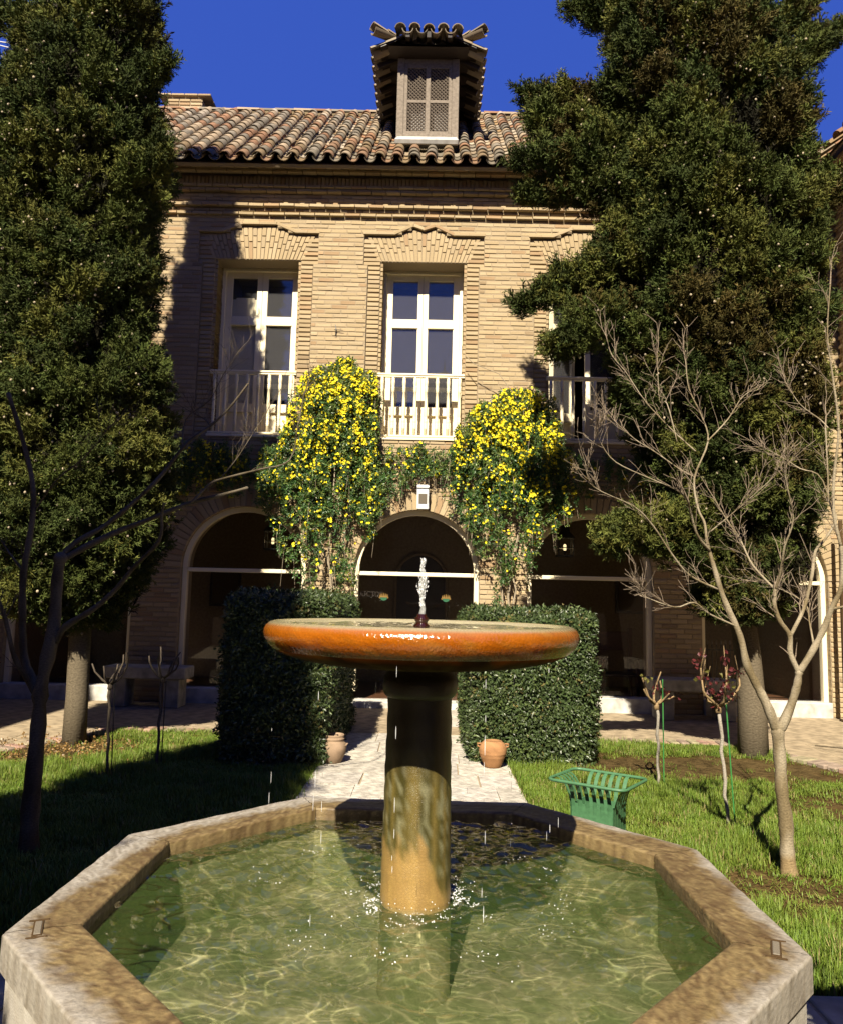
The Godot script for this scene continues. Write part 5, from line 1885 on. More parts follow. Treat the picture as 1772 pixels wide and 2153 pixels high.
func hedge(label: String, a: Vector3, b: Vector3, n: int) -> void:
	var o := thing("clipped_hedge", label, "hedge", Vector3.ZERO, "clipped hedges by the path")
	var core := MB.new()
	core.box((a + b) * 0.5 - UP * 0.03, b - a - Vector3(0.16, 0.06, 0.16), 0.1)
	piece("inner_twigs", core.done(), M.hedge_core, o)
	var c := (a + b) * 0.5
	var h := (b - a) * 0.5
	var xf := [[], [], []]
	var cs := [[], [], []]
	var f := [h.y * h.z * 2.0, h.y * h.z * 2.0, h.x * h.z * 2.5, h.x * h.y * 4.0, h.x * h.y * 0.6]
	var tot := 0.0
	for w in f:
		tot += w
	for i in n:
		var u := rng.randf() * tot
		var k := 0
		while u > f[k] and k < 4:
			u -= f[k]
			k += 1
		var nn: Vector3 = [Vector3.LEFT, Vector3.RIGHT, UP, Vector3.BACK, Vector3.FORWARD][k]
		var p := Vector3(rf(-1, 1), rf(-1, 1), rf(-1, 1)) * h
		for ax in 3:
			if absf(nn[ax]) > 0.5:
				p[ax] = nn[ax] * h[ax]
		# round the edges
		var r := 0.13
		var inner := Vector3(clampf(p.x, -h.x + r, h.x - r), clampf(p.y, -h.y, h.y - r), clampf(p.z, -h.z + r, h.z - r))
		var d := p - inner
		if d.length() > 1e-4:
			nn = d.normalized()
			p = inner + nn * r
		p += nn * (0.075 * nz.get_noise_3d(p.x * 2.5, p.y * 2.5, p.z * 2.5) + rf(-0.05, 0.025) + (0.05 if rng.randf() < 0.02 else 0.0))
		# a slight batter towards the foot
		var foot := 1.0 - 0.05 * (1.0 - (p.y + h.y) / (2.0 * h.y))
		p.x *= foot
		var q := rng.randi() % 3
		var zb := (nn + rv() * 0.45 + UP * 0.15).normalized()
		var xb := UP.cross(zb).normalized()
		if xb.length() < 0.5:
			xb = Vector3.RIGHT
		xf[q].append(Transform3D(Basis(xb, zb.cross(xb), zb) * Basis(Vector3.BACK, rf(0, TAU)) * Basis.from_scale(Vector3.ONE * rf(0.7, 1.2)), c + p))
		var g := Color(0.052, 0.082, 0.026)
		var v := rng.randf()
		if v < 0.2:
			g = Color(0.085, 0.12, 0.035)
		elif v < 0.24:
			g = Color(0.15, 0.13, 0.04)
		cs[q].append(g * rf(0.65, 1.25))
	for q in 3:
		many("leaves", M["hleaf%d" % q], M.leaf, xf[q], cs[q], o)

# ---------------------------------------------------------------- bare trees
func twig(b: MB, o: Vector3, d: Vector3, l: float, r: float, depth: int) -> void:
	var pts := [o]
	var rad := [r]
	var p := o
	var dd := d
	for k in 3:
		dd = (dd + rv() * 0.22 + UP * 0.06).normalized()
		p += dd * l / 3.0
		pts.append(p)
		rad.append(lerpf(r, 0.0011, (k + 1) / 3.0))
		if depth > 0 and k < 3:
			for j in 1 + rng.randi() % 2:
				var e := (dd + rv() * 0.75).normalized()
				twig(b, p, e, l * rf(0.35, 0.65), maxf(0.0012, rad[-1] * 0.7), depth - 1)
	b.tube(pts, rad, 4, false)

func bare_tree(label: String, limbs: Array, dens: float, tint: float, thin: float) -> void:
	var o := thing("bare_tree", label, "tree", limbs[0][2][0], "leafless trees on the lawns")
	var t := MB.new()
	t.cf = func(p: Vector3) -> Color:
		var n := nz.get_noise_3d(p.x * 9.0, p.y * 3.0, p.z * 9.0)
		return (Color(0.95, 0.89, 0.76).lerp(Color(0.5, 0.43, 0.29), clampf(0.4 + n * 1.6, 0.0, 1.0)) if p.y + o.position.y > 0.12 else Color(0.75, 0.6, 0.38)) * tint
	var tw := MB.new()
	tw.c = Color(0.84, 0.73, 0.64) * tint
	for li in limbs.size():
		var L: Array = limbs[li]
		var pts := []
		for p in L[2]:
			pts.append(p - o.position)
		# round off the corners of the limb
		var sm := []
		var rad := []
		var m := pts.size()
		for i in m - 1:
			var p0: Vector3 = pts[maxi(i - 1, 0)]
			var p1: Vector3 = pts[i]
			var p2: Vector3 = pts[i + 1]
			var p3: Vector3 = pts[mini(i + 2, m - 1)]
			for s in 4:
				var u := s / 4.0
				sm.append(0.5 * (2.0 * p1 + (p2 - p0) * u + (2.0 * p0 - 5.0 * p1 + 4.0 * p2 - p3) * u * u + (3.0 * p1 - p0 - 3.0 * p2 + p3) * u * u * u))
				rad.append(lerpf(L[0], L[1], (i + u) / (m - 1)) * thin * (1.0 + 0.28 * nz.get_noise_3d(p1.x * 6.0, (p1.y + u) * 5.0, p1.z * 6.0)))
		sm.append(pts[m - 1])
		rad.append(L[1])
		var tip: Vector3 = (sm[-1] - sm[-2]).normalized()
		sm.append(sm[-1] + tip * L[1] * 0.55)
		rad.append(L[1] * 0.82)
		sm.append(sm[-1] + tip * L[1] * 0.4)
		rad.append(L[1] * 0.3)
		if li == 0:
			rad[0] *= 1.25
			rad[1] *= 1.1
		var b: MB = t if li == 0 else MB.new()
		if li > 0:
			b.cf = t.cf
		b.smooth()
		b.tube(sm, rad, 10 if L[0] > 0.02 else 6)
		piece("trunk" if li == 0 else "branch", b.done(), M.bare_bark, o)
		if L[0] < 0.025:
			var n := int(dens * sm.size() * (0.8 if L[1] < 0.004 else 0.4))
			for i in n:
				var f := pow(rng.randf(), 0.7) * (sm.size() - 2)
				var k := int(f)
				var d: Vector3 = (sm[k + 1] - sm[k]).normalized()
				var e := (d * 0.8 + rv() * 0.65 + UP * 0.25).normalized()
				twig(tw, sm[k].lerp(sm[k + 1], f - k), e, rf(0.08, 0.24), maxf(0.0013, rad[k] * 0.30), 1 if rng.randf() < 0.6 else 0)
			twig(tw, sm[-1], (sm[-1] - sm[-2]).normalized(), 0.25, L[1], 1)
	var w := piece("twigs", tw.done(), M.bare_bark, o)
	w.set_meta("kind", "stuff")

func bare_trees() -> void:
	var right_limbs = [
		[0.0560, 0.0420, [Vector3(2.24,-0.01,-5.03), Vector3(2.23,0.14,-5.03), Vector3(2.23,0.33,-5.04), Vector3(2.21,0.50,-5.04), Vector3(2.21,0.67,-5.05), Vector3(2.20,0.85,-5.05)]],
		[0.0380, 0.0110, [Vector3(2.20,0.85,-5.05), Vector3(2.13,1.02,-5.04), Vector3(2.07,1.14,-5.04), Vector3(2.01,1.26,-5.03), Vector3(1.97,1.44,-5.03), Vector3(1.89,1.62,-5.02), Vector3(1.85,1.73,-5.02), Vector3(1.81,1.86,-5.01), Vector3(1.78,1.97,-5.01), Vector3(1.76,2.04,-5.00)]],
		[0.0110, 0.0040, [Vector3(1.76,2.04,-5.00), Vector3(1.76,2.15,-5.03), Vector3(1.73,2.25,-5.06), Vector3(1.72,2.45,-5.09), Vector3(1.82,2.70,-5.11), Vector3(1.79,2.88,-5.14), Vector3(1.72,3.07,-5.17), Vector3(1.71,3.27,-5.20)]],
		[0.0110, 0.0070, [Vector3(1.78,1.97,-5.00), Vector3(1.68,2.06,-4.93), Vector3(1.62,2.19,-4.87), Vector3(1.58,2.26,-4.80)]],
		[0.0060, 0.0025, [Vector3(1.77,2.08,-5.00), Vector3(1.89,2.19,-4.95), Vector3(1.97,2.27,-4.90), Vector3(2.10,2.40,-4.85), Vector3(2.15,2.46,-4.80)]],
		[0.0070, 0.0020, [Vector3(1.78,2.68,-5.00), Vector3(1.95,2.85,-5.10), Vector3(2.09,3.03,-5.20), Vector3(2.26,3.14,-5.30)]],
		[0.0090, 0.0025, [Vector3(1.83,1.73,-5.02), Vector3(1.64,1.81,-4.97), Vector3(1.51,1.94,-4.91), Vector3(1.38,2.11,-4.86), Vector3(1.25,2.22,-4.81), Vector3(0.99,2.33,-4.75), Vector3(0.93,2.47,-4.70)]],
		[0.0070, 0.0020, [Vector3(1.58,2.26,-4.80), Vector3(1.50,2.32,-4.76), Vector3(1.33,2.38,-4.72), Vector3(1.11,2.47,-4.68), Vector3(1.01,2.58,-4.64), Vector3(0.98,2.64,-4.60)]],
		[0.0060, 0.0020, [Vector3(1.66,2.44,-4.95), Vector3(1.62,2.49,-5.04), Vector3(1.48,2.62,-5.12), Vector3(1.36,2.73,-5.21), Vector3(1.25,2.87,-5.30)]],
		[0.0060, 0.0020, [Vector3(1.70,2.61,-5.00), Vector3(1.57,2.77,-5.08), Vector3(1.42,2.98,-5.16), Vector3(1.32,3.19,-5.24), Vector3(1.24,3.34,-5.32), Vector3(1.22,3.50,-5.40)]],
		[0.0050, 0.0020, [Vector3(1.55,2.65,-4.90), Vector3(1.52,2.92,-5.00), Vector3(1.50,2.97,-5.10), Vector3(1.52,3.32,-5.20)]],
		[0.0090, 0.0025, [Vector3(1.97,1.49,-5.03), Vector3(1.76,1.57,-4.96), Vector3(1.64,1.64,-4.90), Vector3(1.50,1.61,-4.83), Vector3(1.30,1.67,-4.77), Vector3(1.26,1.70,-4.70)]],
		[0.0380, 0.0260, [Vector3(2.20,0.85,-5.05), Vector3(2.23,0.90,-5.04), Vector3(2.28,1.02,-5.03), Vector3(2.31,1.14,-5.01), Vector3(2.32,1.22,-5.00)]],
		[0.0220, 0.0140, [Vector3(2.32,1.22,-5.00), Vector3(2.27,1.34,-5.00), Vector3(2.27,1.45,-5.00), Vector3(2.21,1.54,-5.00), Vector3(2.18,1.64,-5.00), Vector3(2.19,1.73,-5.00)]],
		[0.0120, 0.0030, [Vector3(2.19,1.73,-5.00), Vector3(2.20,1.86,-4.94), Vector3(2.20,2.00,-4.88), Vector3(2.23,2.17,-4.82), Vector3(2.16,2.42,-4.76), Vector3(2.15,2.53,-4.70)]],
		[0.0100, 0.0030, [Vector3(2.19,1.73,-5.00), Vector3(2.07,1.88,-5.04), Vector3(2.02,2.02,-5.08), Vector3(2.01,2.08,-5.12), Vector3(1.95,2.19,-5.16), Vector3(1.89,2.33,-5.20)]],
		[0.0160, 0.0060, [Vector3(2.27,1.44,-5.00), Vector3(2.36,1.58,-5.03), Vector3(2.41,1.66,-5.07), Vector3(2.47,1.84,-5.10), Vector3(2.51,1.99,-5.13), Vector3(2.60,2.08,-5.17), Vector3(2.69,2.22,-5.20), Vector3(2.66,2.34,-5.23), Vector3(2.68,2.51,-5.27), Vector3(2.69,2.85,-5.30)]],
		[0.0260, 0.0140, [Vector3(2.32,1.22,-5.00), Vector3(2.40,1.36,-4.98), Vector3(2.47,1.50,-4.97), Vector3(2.51,1.62,-4.95), Vector3(2.56,1.74,-4.93), Vector3(2.57,1.86,-4.92), Vector3(2.56,2.00,-4.90)]],
		[0.0140, 0.0050, [Vector3(2.56,2.00,-4.90), Vector3(2.52,2.21,-4.90), Vector3(2.53,2.45,-4.90), Vector3(2.57,2.76,-4.90), Vector3(2.54,3.13,-4.90), Vector3(2.52,3.38,-4.90), Vector3(2.55,3.70,-4.90)]],
		[0.0120, 0.0060, [Vector3(2.51,1.62,-4.95), Vector3(2.57,1.64,-4.90), Vector3(2.62,1.68,-4.85), Vector3(2.68,1.86,-4.80)]],
		[0.0090, 0.0030, [Vector3(2.42,1.38,-5.00), Vector3(2.42,1.53,-5.05), Vector3(2.42,1.65,-5.10), Vector3(2.29,1.74,-5.15), Vector3(2.19,1.78,-5.20)]],
		[0.0070, 0.0020, [Vector3(2.56,1.98,-4.90), Vector3(2.50,2.43,-4.98), Vector3(2.39,2.52,-5.05), Vector3(2.30,2.61,-5.12), Vector3(2.21,2.69,-5.20)]],
		[0.0060, 0.0020, [Vector3(2.53,2.77,-4.95), Vector3(2.50,2.84,-5.00), Vector3(2.40,2.95,-5.05), Vector3(2.33,3.12,-5.10)]],
	]
	var left_limbs = [
		[0.0750, 0.0450, [Vector3(-2.43,-0.01,-5.04), Vector3(-2.44,0.27,-5.04), Vector3(-2.43,0.78,-5.04), Vector3(-2.43,1.02,-5.04), Vector3(-2.38,1.38,-5.04), Vector3(-2.38,1.69,-5.04), Vector3(-2.37,1.83,-5.04)]],
		[0.0340, 0.0120, [Vector3(-2.37,1.81,-5.04), Vector3(-2.35,1.84,-5.08), Vector3(-2.11,1.99,-5.13), Vector3(-1.83,2.12,-5.17), Vector3(-1.60,2.23,-5.21), Vector3(-1.42,2.29,-5.26), Vector3(-1.25,2.35,-5.30)]],
		[0.0140, 0.0050, [Vector3(-1.56,2.22,-5.10), Vector3(-1.47,2.35,-5.17), Vector3(-1.40,2.40,-5.23), Vector3(-1.17,2.48,-5.30), Vector3(-0.98,2.56,-5.37), Vector3(-0.94,2.82,-5.43), Vector3(-0.92,3.06,-5.50)]],
		[0.0300, 0.0090, [Vector3(-2.36,1.30,-5.04), Vector3(-2.29,1.40,-5.01), Vector3(-2.11,1.51,-4.97), Vector3(-1.96,1.64,-4.94), Vector3(-1.84,1.78,-4.90), Vector3(-1.68,1.95,-4.87), Vector3(-1.66,2.11,-4.83), Vector3(-1.64,2.17,-4.80)]],
		[0.0380, 0.0180, [Vector3(-2.44,1.00,-5.04), Vector3(-2.53,1.11,-5.06), Vector3(-2.58,1.23,-5.08), Vector3(-2.62,1.50,-5.10), Vector3(-2.64,1.74,-5.12), Vector3(-2.62,2.12,-5.14), Vector3(-2.66,2.38,-5.16), Vector3(-2.78,2.71,-5.18), Vector3(-2.88,2.94,-5.20)]],
		[0.0220, 0.0140, [Vector3(-2.47,0.97,-5.04), Vector3(-2.52,1.09,-5.00), Vector3(-2.58,1.20,-4.97), Vector3(-2.64,1.44,-4.94), Vector3(-2.69,1.59,-4.90)]],
		[0.0260, 0.0080, [Vector3(-2.40,1.80,-5.04), Vector3(-2.31,1.94,-5.11), Vector3(-2.13,2.08,-5.18), Vector3(-1.87,2.36,-5.25), Vector3(-1.72,2.61,-5.32), Vector3(-1.66,2.71,-5.39), Vector3(-1.57,2.81,-5.46), Vector3(-1.46,2.96,-5.53), Vector3(-1.35,3.16,-5.60)]],
		[0.0080, 0.0030, [Vector3(-1.58,2.82,-5.50), Vector3(-1.64,2.88,-5.55), Vector3(-1.73,2.93,-5.60)]],
		[0.0080, 0.0030, [Vector3(-1.74,2.62,-5.40), Vector3(-1.75,2.86,-5.48), Vector3(-1.61,3.02,-5.55), Vector3(-1.54,3.23,-5.62), Vector3(-1.46,3.43,-5.70)]],
		[0.0120, 0.0040, [Vector3(-2.63,1.74,-5.10), Vector3(-2.79,1.87,-5.20), Vector3(-2.99,2.07,-5.30)]],
		[0.0090, 0.0030, [Vector3(-2.63,2.12,-5.15), Vector3(-2.46,2.35,-5.10), Vector3(-2.26,2.50,-5.05), Vector3(-2.10,2.68,-5.00)]],
		[0.0070, 0.0030, [Vector3(-1.49,2.44,-5.50), Vector3(-1.39,2.61,-5.57), Vector3(-1.28,2.84,-5.63), Vector3(-1.23,2.96,-5.70)]],
	]
	bare_tree("leafless forked tree on the right lawn with sunlit pale branches", right_limbs, 1.25, 1.0, 0.82)
	bare_tree("leafless tree on the left lawn standing in shade", left_limbs, 1.2, 0.42, 0.74)  # low tint puts the shade into its bark colour

# ---------------------------------------------------------------- standard roses
func rose(label: String, foot: Vector3, h: float, lean: float, stake: float, leaves: int, sd: int, white: bool) -> void:
	var o := thing("standard_rose", label, "rose bush", foot, "pruned roses on the lawns")
	rng.seed = sd
	var st := MB.new()
	st.smooth()
	st.c = Color(2.2, 2.2, 2.2) if white else Color(0.35, 0.32, 0.28)
	var pts := []
	var r := []
	for k in 9:
		var t := k / 8.0
		pts.append(Vector3(lean * t + 0.008 * sin(k * 2.3 + sd), h * t, 0.006 * cos(k * 1.9)))
		r.append(0.0135 + 0.002 * sin(k * 3.1))
	st.tube(pts, r, 8)
	piece("stem", st.done(), M.bare_bark, o)
	if stake > 0.0:
		var sk := MB.new()
		sk.tube([Vector3(0.045, 0, 0.02), Vector3(0.045 + lean, stake, 0.01)], [0.0055], 8)
		piece("stake", sk.done(), M.green_stake if white else M.iron, o)
	var br := MB.new()
	br.smooth()
	br.c = Color(0.85, 0.66, 0.42) if white else Color(0.3, 0.27, 0.24)
	var top: Vector3 = pts[-1]
	br.tube([top - UP * 0.04, top + UP * 0.02], [0.026, 0.02], 8)
	var lx := []
	var lc := []
	for k in 6:
		var a := TAU * k / 6.0 + rf(-0.4, 0.4)
		var p := top
		var d := Vector3(cos(a), 0.55, sin(a) * 0.6).normalized()
		var q := [p]
		var rr := [0.014]
		var n := 3 + rng.randi() % 3
		for j in n:
			p += d * rf(0.045, 0.085)
			q.append(p)
			rr.append(lerpf(0.012, 0.006, (j + 1.0) / n))
			d = (d + UP * 0.5 + rv() * 0.55).normalized()
		br.tube(q, rr, 6)
		for j in leaves:
			var t := rng.randi() % q.size()
			lx.append(Transform3D(along(rv(), rf(0, TAU), Vector3.ONE * rf(0.7, 1.2)), q[t] + d * rf(0.0, 0.12) + rv() * 0.03))
			lc.append(Color(0.10, 0.018, 0.018) if rng.randf() < 0.75 else Color(0.14, 0.13, 0.03))
		if leaves > 2:
			br.tube([p, p + d * 0.12 + UP * 0.04], [0.005, 0.002], 5)
	piece("branch", br.done(), M.bare_bark, o)
	if leaves:
		many("leaves", M.rose_leaf, M.leaf, lx, lc, o)

func roses() -> void:
	M.rose_leaf = leaf_cluster(91, 4, 0.05, 0.017)
	rose("pruned rose with white painted stem and green stake, shorter of the right pair", Vector3(2.10, 0, -7.30), 0.72, 0.0, 0.95, 1, 401, true)
	rose("rose with red young leaves and green stake behind the litter bin", Vector3(2.27, 0, -6.10), 0.86, -0.05, 0.98, 6, 402, true)
	rose("dark thin rose stem with stake left of the stone bench", Vector3(-2.80, 0, -7.14), 0.80, -0.03, 0.95, 0, 403, false)
	rose("dark thin rose stem with stake before the stone bench", Vector3(-2.50, 0, -7.55), 0.82, 0.0, 0.8, 0, 404, false)
	rng.seed = 777

# ---------------------------------------------------------------- pots, bin, benches and small things
func garden_things() -> void:
	for k in 2:
		var P := thing("clay_pot", "pale clay pot with thick collar at the left path edge" if k == 0 else "orange clay jar with small side handles at the right path edge", "pot", Vector3(-0.90, 0.02, -7.90) if k == 0 else Vector3(0.66, 0.02, -7.88), "clay pots beside the path")
		var b := MB.new()
		b.smooth()
		b.c = Color(0.42, 0.30, 0.20) if k == 0 else Color(0.47, 0.25, 0.115)
		var tone: Color = b.c
		b.cf = func(p: Vector3) -> Color:
			var n := nz.get_noise_3d(p.x * 9.0, p.y * 14.0, p.z * 9.0)
			return tone * (1.0 + 0.35 * n)
		var pr := [Vector2(0.0, 0.0), Vector2(0.082, 0.0), Vector2(0.09, 0.012), Vector2(0.112, 0.06), Vector2(0.13, 0.11), Vector2(0.134, 0.15), Vector2(0.124, 0.19), Vector2(0.108, 0.205), Vector2(0.104, 0.215), Vector2(0.112, 0.222), Vector2(0.113, 0.236), Vector2(0.106, 0.24), Vector2(0.108, 0.252), Vector2(0.112, 0.264), Vector2(0.106, 0.27), Vector2(0.094, 0.265), Vector2(0.09, 0.2), Vector2(0.10, 0.1), Vector2(0.0, 0.05)]
		if k == 1:
			pr = [Vector2(0.0, 0.0), Vector2(0.076, 0.0), Vector2(0.082, 0.01), Vector2(0.10, 0.05), Vector2(0.118, 0.09), Vector2(0.122, 0.098), Vector2(0.122, 0.103), Vector2(0.130, 0.125), Vector2(0.133, 0.131), Vector2(0.132, 0.137), Vector2(0.136, 0.16), Vector2(0.135, 0.168), Vector2(0.132, 0.19), Vector2(0.118, 0.218), Vector2(0.098, 0.236), Vector2(0.088, 0.243), Vector2(0.086, 0.248), Vector2(0.078, 0.243), Vector2(0.082, 0.22), Vector2(0.10, 0.15), Vector2(0.0, 0.05)]
		b.lathe(pr, 36, Vector3.ZERO)
		piece("body", b.done(), M.clay, P)
		for s in [-1.0, 1.0]:
			var h := MB.new()
			h.smooth()
			h.c = tone
			if k == 1:
				h.tube([Vector3(s * 0.128, 0.19, 0.02), Vector3(s * 0.15, 0.20, 0.02), Vector3(s * 0.152, 0.22, 0.02), Vector3(s * 0.115, 0.222, 0.02)], [0.009], 8)
			else:
				h.tube([Vector3(s * 0.126, 0.185, 0.03), Vector3(s * 0.146, 0.19, 0.03), Vector3(s * 0.128, 0.165, 0.04)], [0.009], 8)
			piece("handle", h.done(), M.clay, P)
	litter_bin()
	for k in 2:
		var x := -3.97 if k == 0 else 3.80
		var S := thing("stone_bench", "stone bench in dappled shade before the left brick pier" if k == 0 else "stone bench in full shade before the right brick pier", "bench", Vector3(x, 0.02, -11.42), "stone benches along the arcade")
		var w := 1.16 if k == 0 else 1.26
		var b := MB.new()
		b.box(Vector3(0, 0.485, -0.02), Vector3(w, 0.17, 0.44), 0.015)
		piece("seat", b.done(), M.bench_stone, S)
		for s in [-1.0, 1.0]:
			var l := MB.new()
			l.box(Vector3(s * (w * 0.5 - 0.20), 0.20, -0.02), Vector3(0.22, 0.40, 0.36), 0.012)
			piece("leg", l.done(), M.bench_stone, S)
	# white floodlight over the middle arch
	var L := thing("wall_floodlight", "white square floodlight fixed to the wall over the middle arch", "floodlight", Vector3(-0.11, 3.18, -11.78))
	var b := MB.new()
	var tl := Basis(Vector3.RIGHT, 0.28)
	b.box(Vector3(0, -0.02, 0), Vector3(0.18, 0.36, 0.10), 0.012, tl)
	b.box(Vector3(0, 0.14, 0.04), Vector3(0.18, 0.03, 0.14), 0.006, tl)
	b.smooth()
	var arc := []
	for k in 9:
		arc.append(Vector3(0.075 * cos(PI * k / 8.0), 0.16 + 0.09 * sin(PI * k / 8.0), -0.03))
	piece("housing", b.done(), M.lamp_white, L)
	var y := MB.new()
	y.tube(arc, [0.012], 8)
	y.tube([Vector3(0, 0.10, -0.06), Vector3(0, 0.10, -0.14)], [0.02], 8)
	piece("bracket", y.done(), M.iron, L)
	var g := MB.new()
	g.box(tl * Vector3(0, -0.035, 0.054), Vector3(0.125, 0.155, 0.012), 0.004, tl)
	piece("lens", g.done(), M.lead, L)
	# wall anchor
	var an := MB.new()
	an.tube([Vector3(0, -0.10, 0), Vector3(0.01, 0.0, 0.015), Vector3(-0.01, 0.09, 0.0)], [0.006, 0.008, 0.005], 6)
	an.tube([Vector3(-0.02, 0.0, 0.012), Vector3(0.12, -0.01, 0.02)], [0.006, 0.004], 6)
	var ao := piece("wall_anchor", an.done(), M.iron, null, Transform3D(Basis(), Vector3(-1.53, 5.78, ZW + 0.02)))
	tag(ao, "small dark iron anchor in the brick wall left of the middle balcony", "wall anchor")
	# post at the right end of the arcade
	var po := MB.new()
	po.smooth()
	po.tube([Vector3(0, 0, 0), Vector3(0, 1.6, 0), Vector3(0.01, 2.9, 0)], [0.035, 0.034, 0.03], 12)
	po.box(Vector3(0, 0.01, 0), Vector3(0.14, 0.02, 0.14), 0.004)
	var pp := piece("iron_post", po.done(), M.rust, null, Transform3D(Basis(), Vector3(6.02, 0.02, -11.55)))
	tag(pp, "dark upright post before the sunlit brick pier at the right edge", "post")
	var sk := MB.new()
	sk.tube([Vector3(4.5, 0.05, -9.35), Vector3(4.75, 0.08, -9.0), Vector3(5.0, 0.06, -8.6)], [0.008, 0.01, 0.008], 6)
	tag(piece("fallen_stick", sk.done(), M.bark), "thin fallen stick lying on the pavement at the right edge", "stick")
	# overhead wires ending at a mast that stands behind the left cypress
	var ma := MB.new()
	ma.tube([Vector3(0, 0, 0), Vector3(0, 18.5, 0)], [0.12, 0.07], 10)
	tag(piece("wire_mast", ma.done(), M.old_wood, null, Transform3D(Basis(), Vector3(-9.6, 0, -20.0))), "tall wooden mast for overhead wires, hidden behind the left cypress", "mast")
	var names := ["topmost thin overhead wire crossing the sky at the top left corner", "second overhead wire below the top one at the left edge", "third overhead wire close under the second at the left edge", "lowest overhead wire at the left edge above the cypress arm"]
	var ys := [[17.60, -0.23], [16.66, -0.14], [16.56, -0.25], [16.26, -0.28]]
	for k in 4:
		var c := MB.new()
		var pts := []
		for j in 13:
			var t := j / 12.0
			var wx := lerpf(-30.0, -9.6, t)
			pts.append(Vector3(wx, ys[k][0] + ys[k][1] * (wx + 12.2) + 0.002 * (wx + 12.2) * (wx + 12.2), -20.0))
		c.tube(pts, [0.016], 5, false)
		tag(piece("overhead_wire", c.done(), M.cable), names[k], "wire", "wires at the top left")

func litter_bin() -> void:
	var B := thing("litter_bin", "green slatted metal litter bin on the right lawn behind the fountain", "litter bin", Vector3(1.03, 0, -4.82))
	B.rotation.y = -0.60
	var hw := 0.135
	var hd := 0.10
	var fw := 0.235
	var fd := 0.20
	var top := 0.585
	var r := MB.new()
	r.smooth()
	var pts := []
	var cr := 0.05
	for q in [[1, 1, 0.0], [-1, 1, PI * 0.5], [-1, -1, PI], [1, -1, PI * 1.5]]:
		for k in 5:
			var a: float = q[2] + PI * 0.5 * k / 4.0
			pts.append(Vector3(q[0] * (fw - cr) + cos(a) * cr, top, q[1] * (fd - cr) + sin(a) * cr))
	pts.append(pts[0])
	pts.append(pts[1])
	r.tube(pts, [0.0095], 10, false)
	piece("rim", r.done(), M.green_paint, B)
	# slats: upright, then bending outwards to the rim
	var slat := func(p: Vector3, out: Vector3, reach: float) -> void:
		var b := MB.new()
		var side := out.cross(UP).normalized()
		var prev := []
		for k in 9:
			var t := k / 8.0
			var y := 0.40 + (top - 0.40) * sin(t * PI * 0.5)
			var c := p + out * (reach * (1.0 - cos(t * PI * 0.5))) + UP * y
			if k == 0:
				c = p + UP * 0.40
			var ring := [c - side * 0.011, c + side * 0.011]
			if k == 0:
				var low := [p - side * 0.011 + UP * 0.03, p + side * 0.011 + UP * 0.03]
				b.quad(low[0], low[1], ring[1], ring[0], out)
				b.quad(low[0] - out * 0.004, low[1] - out * 0.004, ring[1] - out * 0.004, ring[0] - out * 0.004, -out)
			else:
				b.quad(prev[0], prev[1], ring[1], ring[0], out - UP)
				b.quad(prev[0] - out * 0.004, prev[1] - out * 0.004, ring[1] - out * 0.004, ring[0] - out * 0.004, UP - out)
			prev = ring
		piece("slat", b.done(), M.green_paint, B)
	for k in 6:
		var x := lerpf(-hw, hw, (k + 0.5) / 6.0)
		slat.call(Vector3(x, 0, hd), Vector3.BACK, fd - hd)
		slat.call(Vector3(x, 0, -hd), Vector3.FORWARD, fd - hd)
	for k in 5:
		var z := lerpf(-hd, hd, (k + 0.5) / 5.0)
		slat.call(Vector3(hw, 0, z), Vector3.RIGHT, fw - hw)
		slat.call(Vector3(-hw, 0, z), Vector3.LEFT, fw - hw)
	var l := MB.new()
	for s in [-1.0, 1.0]:
		l.box(Vector3(0, 0.24, s * (hd - 0.012)), Vector3(hw * 2 - 0.02, 0.42, 0.006), 0.0)
		l.box(Vector3(s * (hw - 0.012), 0.24, 0), Vector3(0.006, 0.42, hd * 2 - 0.03), 0.0)
	l.box(Vector3(0, 0.035, 0), Vector3(hw * 2 - 0.04, 0.01, hd * 2 - 0.04), 0.0)
	piece("liner", l.done(), M.green_paint, B)

